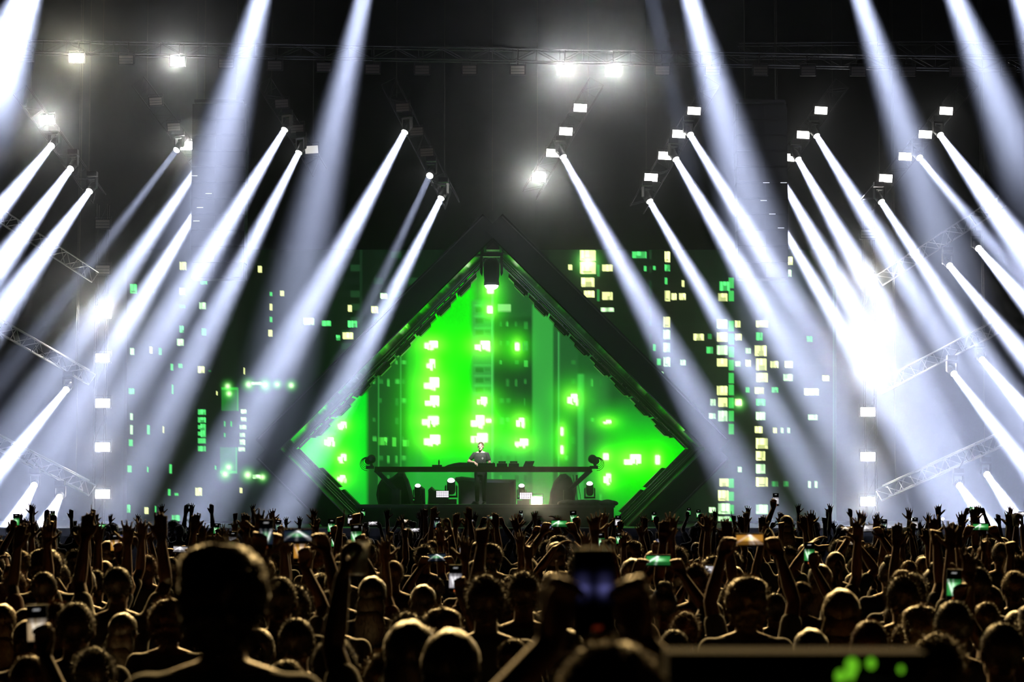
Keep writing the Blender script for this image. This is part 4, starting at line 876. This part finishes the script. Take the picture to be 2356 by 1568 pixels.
# people who can be told apart in the photograph: head pixel, head top, head width
NEAR = [(175, 1380, 84, 'p_down', dict(hair='short', hcol='brown')), (8, 1385, 62, 'p_down', dict(hair='long', hcol='fair')), (107, 1268, 52, 'p_down', dict(hair='curly', hcol='brown')), (340, 1278, 42, 'p_down', dict(hair='tousled', hcol='red')), (272, 1300, 62, 'p_flat', dict(hair='short', hcol='dark')), (285, 1405, 66, 'p_down', dict(hair='long', hcol='dark')), (345, 1408, 44, 'p_point', {}), (340, 1546, 92, 'p_down', dict(hair='bald', shirt='white')), (60, 1395, 52, 'p_down', {}), (70, 1500, 98, 'p_down', dict(hair='short')), (220, 1490, 96, 'p_down', dict(hair='tousled', hcol='dark', shirt='black')),
        (660, 1335, 62, 'p_down', dict(hair='bald', shirt='grey')), (683, 1415, 84, 'p_down', dict(hair='short', hcol='brown')), (765, 1358, 62, 'p_down', dict(hair='tousled', hcol='brown')), (772, 1460, 104, 'p_down', dict(hair='short', hcol='dark')), (612, 1290, 38, 'p_down', dict(hcol='fair')), (685, 1296, 30, 'p_down', {}), (755, 1298, 44, 'p_down', dict(hcol='brown', hair='tousled')), (788, 1270, 46, 'p_down', dict(hair='short')), (595, 1440, 80, 'p_down', {}), (660, 1510, 100, 'p_down', dict(hair='short', shirt='black')),
        (858, 1322, 60, 'p_down', dict(hair='long', hcol='dark')), (848, 1386, 46, 'p_down', {}), (935, 1410, 80, 'p_down', dict(hair='tousled', hcol='brown')), (1016, 1405, 74, 'p_down', dict(hair='curly', hcol='fair')), (977, 1436, 88, 'p_down', dict(hair='short', hcol='fair')), (1038, 1440, 122, 'p_down', dict(hair='long', hcol='brown')), (1118, 1325, 76, 'p_down', dict(hair='tousled', hcol='brown')), (1093, 1285, 50, 'p_down', dict(hair='short')), (965, 1345, 52, 'p_one', {}), (905, 1286, 46, 'p_down', {}), (1172, 1322, 42, 'p_down', {}), (885, 1500, 96, 'p_down', dict(hair='tousled', hcol='fair', shirt='green')),
        (1182, 1366, 62, 'p_down', dict(hat=True, hair='short')), (1182, 1463, 78, 'p_down', dict(hair='short', hcol='fair')), (1265, 1352, 48, 'p_down', {}), (1272, 1312, 56, 'p_down', dict(hair='short')), (1218, 1400, 60, 'p_point', {}), (1300, 1440, 80, 'p_down', dict(hair='long')), (1115, 1430, 72, 'p_down', {}),
        (1575, 1408, 66, 'p_down', dict(hair='tousled', hcol='red')), (1550, 1442, 74, 'p_down', dict(hair='short', hcol='dark')), (1490, 1420, 60, 'p_down', dict(hair='bald')), (1715, 1335, 74, 'p_down', dict(hair='curly', hcol='fair', shirt='grey')), (1782, 1360, 56, 'p_down', dict(hair='short')), (1690, 1300, 42, 'p_down', {}), (1935, 1350, 78, 'p_down', dict(hair='long', hcol='fair')), (1640, 1380, 56, 'p_down', {}), (1865, 1440, 70, 'p_down', {}),
        (1998, 1420, 80, 'p_down', dict(hair='short', hcol='red')), (2075, 1326, 66, 'p_down', dict(hair='tousled', hcol='brown')), (2064, 1375, 64, 'p_down', dict(hair='short', hcol='dark')), (2082, 1432, 54, 'p_down', dict(hair='tousled', hcol='fair')), (2150, 1461, 116, 'p_down', dict(hair='tousled', hcol='fair')), (2192, 1376, 84, 'p_down', dict(hair='short', hcol='dark')), (2302, 1425, 96, 'p_down', dict(hair='short', hcol='brown')), (2268, 1380, 66, 'p_down', dict(hair='short')), (2246, 1300, 66, 'p_down', dict(hair='short', hcol='dark')), (2275, 1342, 58, 'p_down', dict(hcol='fair')), (2338, 1400, 70, 'p_down', {}), (2120, 1400, 74, 'p_one', dict(shirt='black')), (2045, 1286, 48, 'p_down', {}), (2225, 1282, 44, 'p_down', dict(hair='short'))]
HELD = [(85, 1440, 47, 'p_phone', .076, dict(pic='warm')), (1048, 1330, 36, 'p_phone', .076, dict(pic='white')), (1725, 1241, 66, 'p_high', .158, dict(pic='orange', shirt='black', hair='short')), (690, 1262, 30, 'p_phone', .076, dict(pic='orange')), (685, 1232, 62, 'p_high', .158, dict(pic='dark')), (612, 1228, 30, 'p_phone', .076, dict(pic='dark', mirror=True)), (2195, 1345, 26, 'p_phone', .076, dict(pic='green')), (1382, 1245, 20, 'p_phone', .076, dict(pic='green')), (1258, 1212, 30, 'p_land', .158, dict(pic='blue')), (205, 1222, 16, 'p_phone', .076, dict(pic='white')), (1862, 1272, 24, 'p_phone', .076, dict(pic='green')), (1975, 1270, 18, 'p_phone', .076, dict(pic='warm')), (1490, 1310, 30, 'p_land', .158, dict(pic='white')), (1625, 1310, 36, 'p_land', .158, dict(pic='white')), (2103, 1388, 44, 'p_land', .158, dict(pic='white')), (820, 1232, 26, 'p_phone', .076, dict(pic='green')), (415, 1263, 32, 'p_land', .158, dict(pic='white')), (1005, 1282, 42, 'p_land', .158, dict(pic='dark')), (1066, 1266, 18, 'p_phone', .076, dict(pic='white')), (930, 1198, 19, 'p_land', .158, dict(pic='warm')), (806, 1195, 12, 'p_phone', .076, dict(pic='white')), (640, 1210, 14, 'p_phone', .076, dict(pic='dark')), (265, 1250, 22, 'p_phone', .076, dict(pic='orange')), (290, 1236, 30, 'p_land', .158, dict(pic='blue')), (1945, 1215, 22, 'p_land', .158, dict(pic='warm')), (1957, 1246, 34, 'p_land', .158, dict(pic='warm')), (770, 1245, 16, 'p_phone', .076, dict(pic='green')),
        (826, 1290, 50, 'p_cup', .085, dict(shirt='black', mirror=True)), (1023, 1208, 20, 'p_cup', .085, {}), (1395, 1262, 26, 'p_cup', .085, {}), (2338, 1198, 20, 'p_cup', .085, {}), (2086, 1226, 16, 'p_cup', .085, {})]
for px, yt, wp, key, kw in NEAR: head_at(px, yt, wp, key, **kw)
for px, py, wp, key, size, kw in HELD: held_at(px, py, wp, key, size, **kw)
# raised hands near enough to read: hand-tip pixel and depth
for px, dd, key, kw in ((38, 15.5, 'p_ring', {}), (105, 14, 'p_flat', {}), (196, 12.5, 'p_both', dict(shirt='black')), (140, 16, 'p_one', {}), (395, 20, 'p_both', {}), (430, 24, 'p_wide', {}), (500, 19, 'p_flat', dict(shirt='white')), (590, 27, 'p_both', {}), (738, 17, 'p_one', {}), (745, 11.5, 'p_one', dict(mirror=True)), (845, 21, 'p_point', {}), (975, 14.5, 'p_both', {}), (1085, 19, 'p_one', {}), (1135, 15.5, 'p_horns', {}), (1205, 12, 'p_point', {}), (1330, 18, 'p_ring', {}), (1455, 16, 'p_both', {}), (1560, 21, 'p_one', {}), (1600, 15, 'p_flat', {}), (1640, 19, 'p_wide', {}), (1885, 15, 'p_one', {}), (1920, 19, 'p_ring', {}), (2095, 11.5, 'p_one', dict(shirt='black')), (2145, 15.5, 'p_flat', {}), (2235, 17.5, 'p_one', {}), (2330, 14, 'p_one', {}), (2265, 21, 'p_land', {}), (1995, 20, 'p_land', {})):
    for t in range(12):
        x = P(px, 1200, dd).x
        if free(x, dd, .5): crowd_person(x, dd, R.uniform(1.66, 1.85), key, rz=R.uniform(-.12, .12), **kw); break
        dd += .3
# girl riding on someone's shoulders above the crowd on the right
d = 26.; q = P(1808, 1184, d); car = crowd_person(q.x, d, 1.80, 'p_down', 'short', 'dark', 'black', rz=0, extra='carrying a girl on the shoulders')
proto('p_rider', ((.42, .10, 1.33), (.66, .16, 1.36), ((1, .1, .15), (0, 0, -1), (0, 1, 0), 'relax')), 'phone1')
rd = person('p_rider', (q.x, d - .03, q.z - 1.765 * .93), 0, .93, 3, 'long', 'dark', 'white', 0, 'girl with long dark hair and white top riding on shoulders above the crowd', None)
pz = world_of(rd, (-HOLD['p_phone'][0], HOLD['p_phone'][1], HOLD['p_phone'][2])); phone(pz, 'white', False, 'phone held up by the girl riding on shoulders')
# the rest of the crowd, thinning with distance up to the pit
KEYS = ('p_down', 'p_both', 'p_wide', 'p_one', 'p_flat', 'p_fist', 'p_point', 'p_horns', 'p_phone', 'p_land', 'p_high', 'p_ring', 'p_cup')
WTS = (22, 11, 7, 20, 7, 5, 5, 4, 12, 7, 3, 2, 1)
spots = []
y = 7.6
while y < 43.5:
    sp = .62 + .022 * (y - 7); half = .2395 * y + 1.5; x = -half + R.uniform(0, sp)
    while x < half: spots.append((x + R.uniform(-.12, .12), y + R.uniform(-.18, .18))); x += sp * R.uniform(.9, 1.15)
    y += .64 + .030 * (y - 7)
R.shuffle(spots); NIN = [NP[0]]
for x, y in spots:
    if NIN[0] >= 296 and abs(x) < .2395 * y + .2: continue
    if y < 6.9 or not free(x, y, .56): continue
    NIN[0] += abs(x) < .2395 * y + .2
    key = R.choices(KEYS, WTS)[0] if y > 13 else 'p_down'
    crowd_person(x, y, R.uniform(1.60, 1.86) if y > 13 else R.uniform(1.56, 1.72), key)
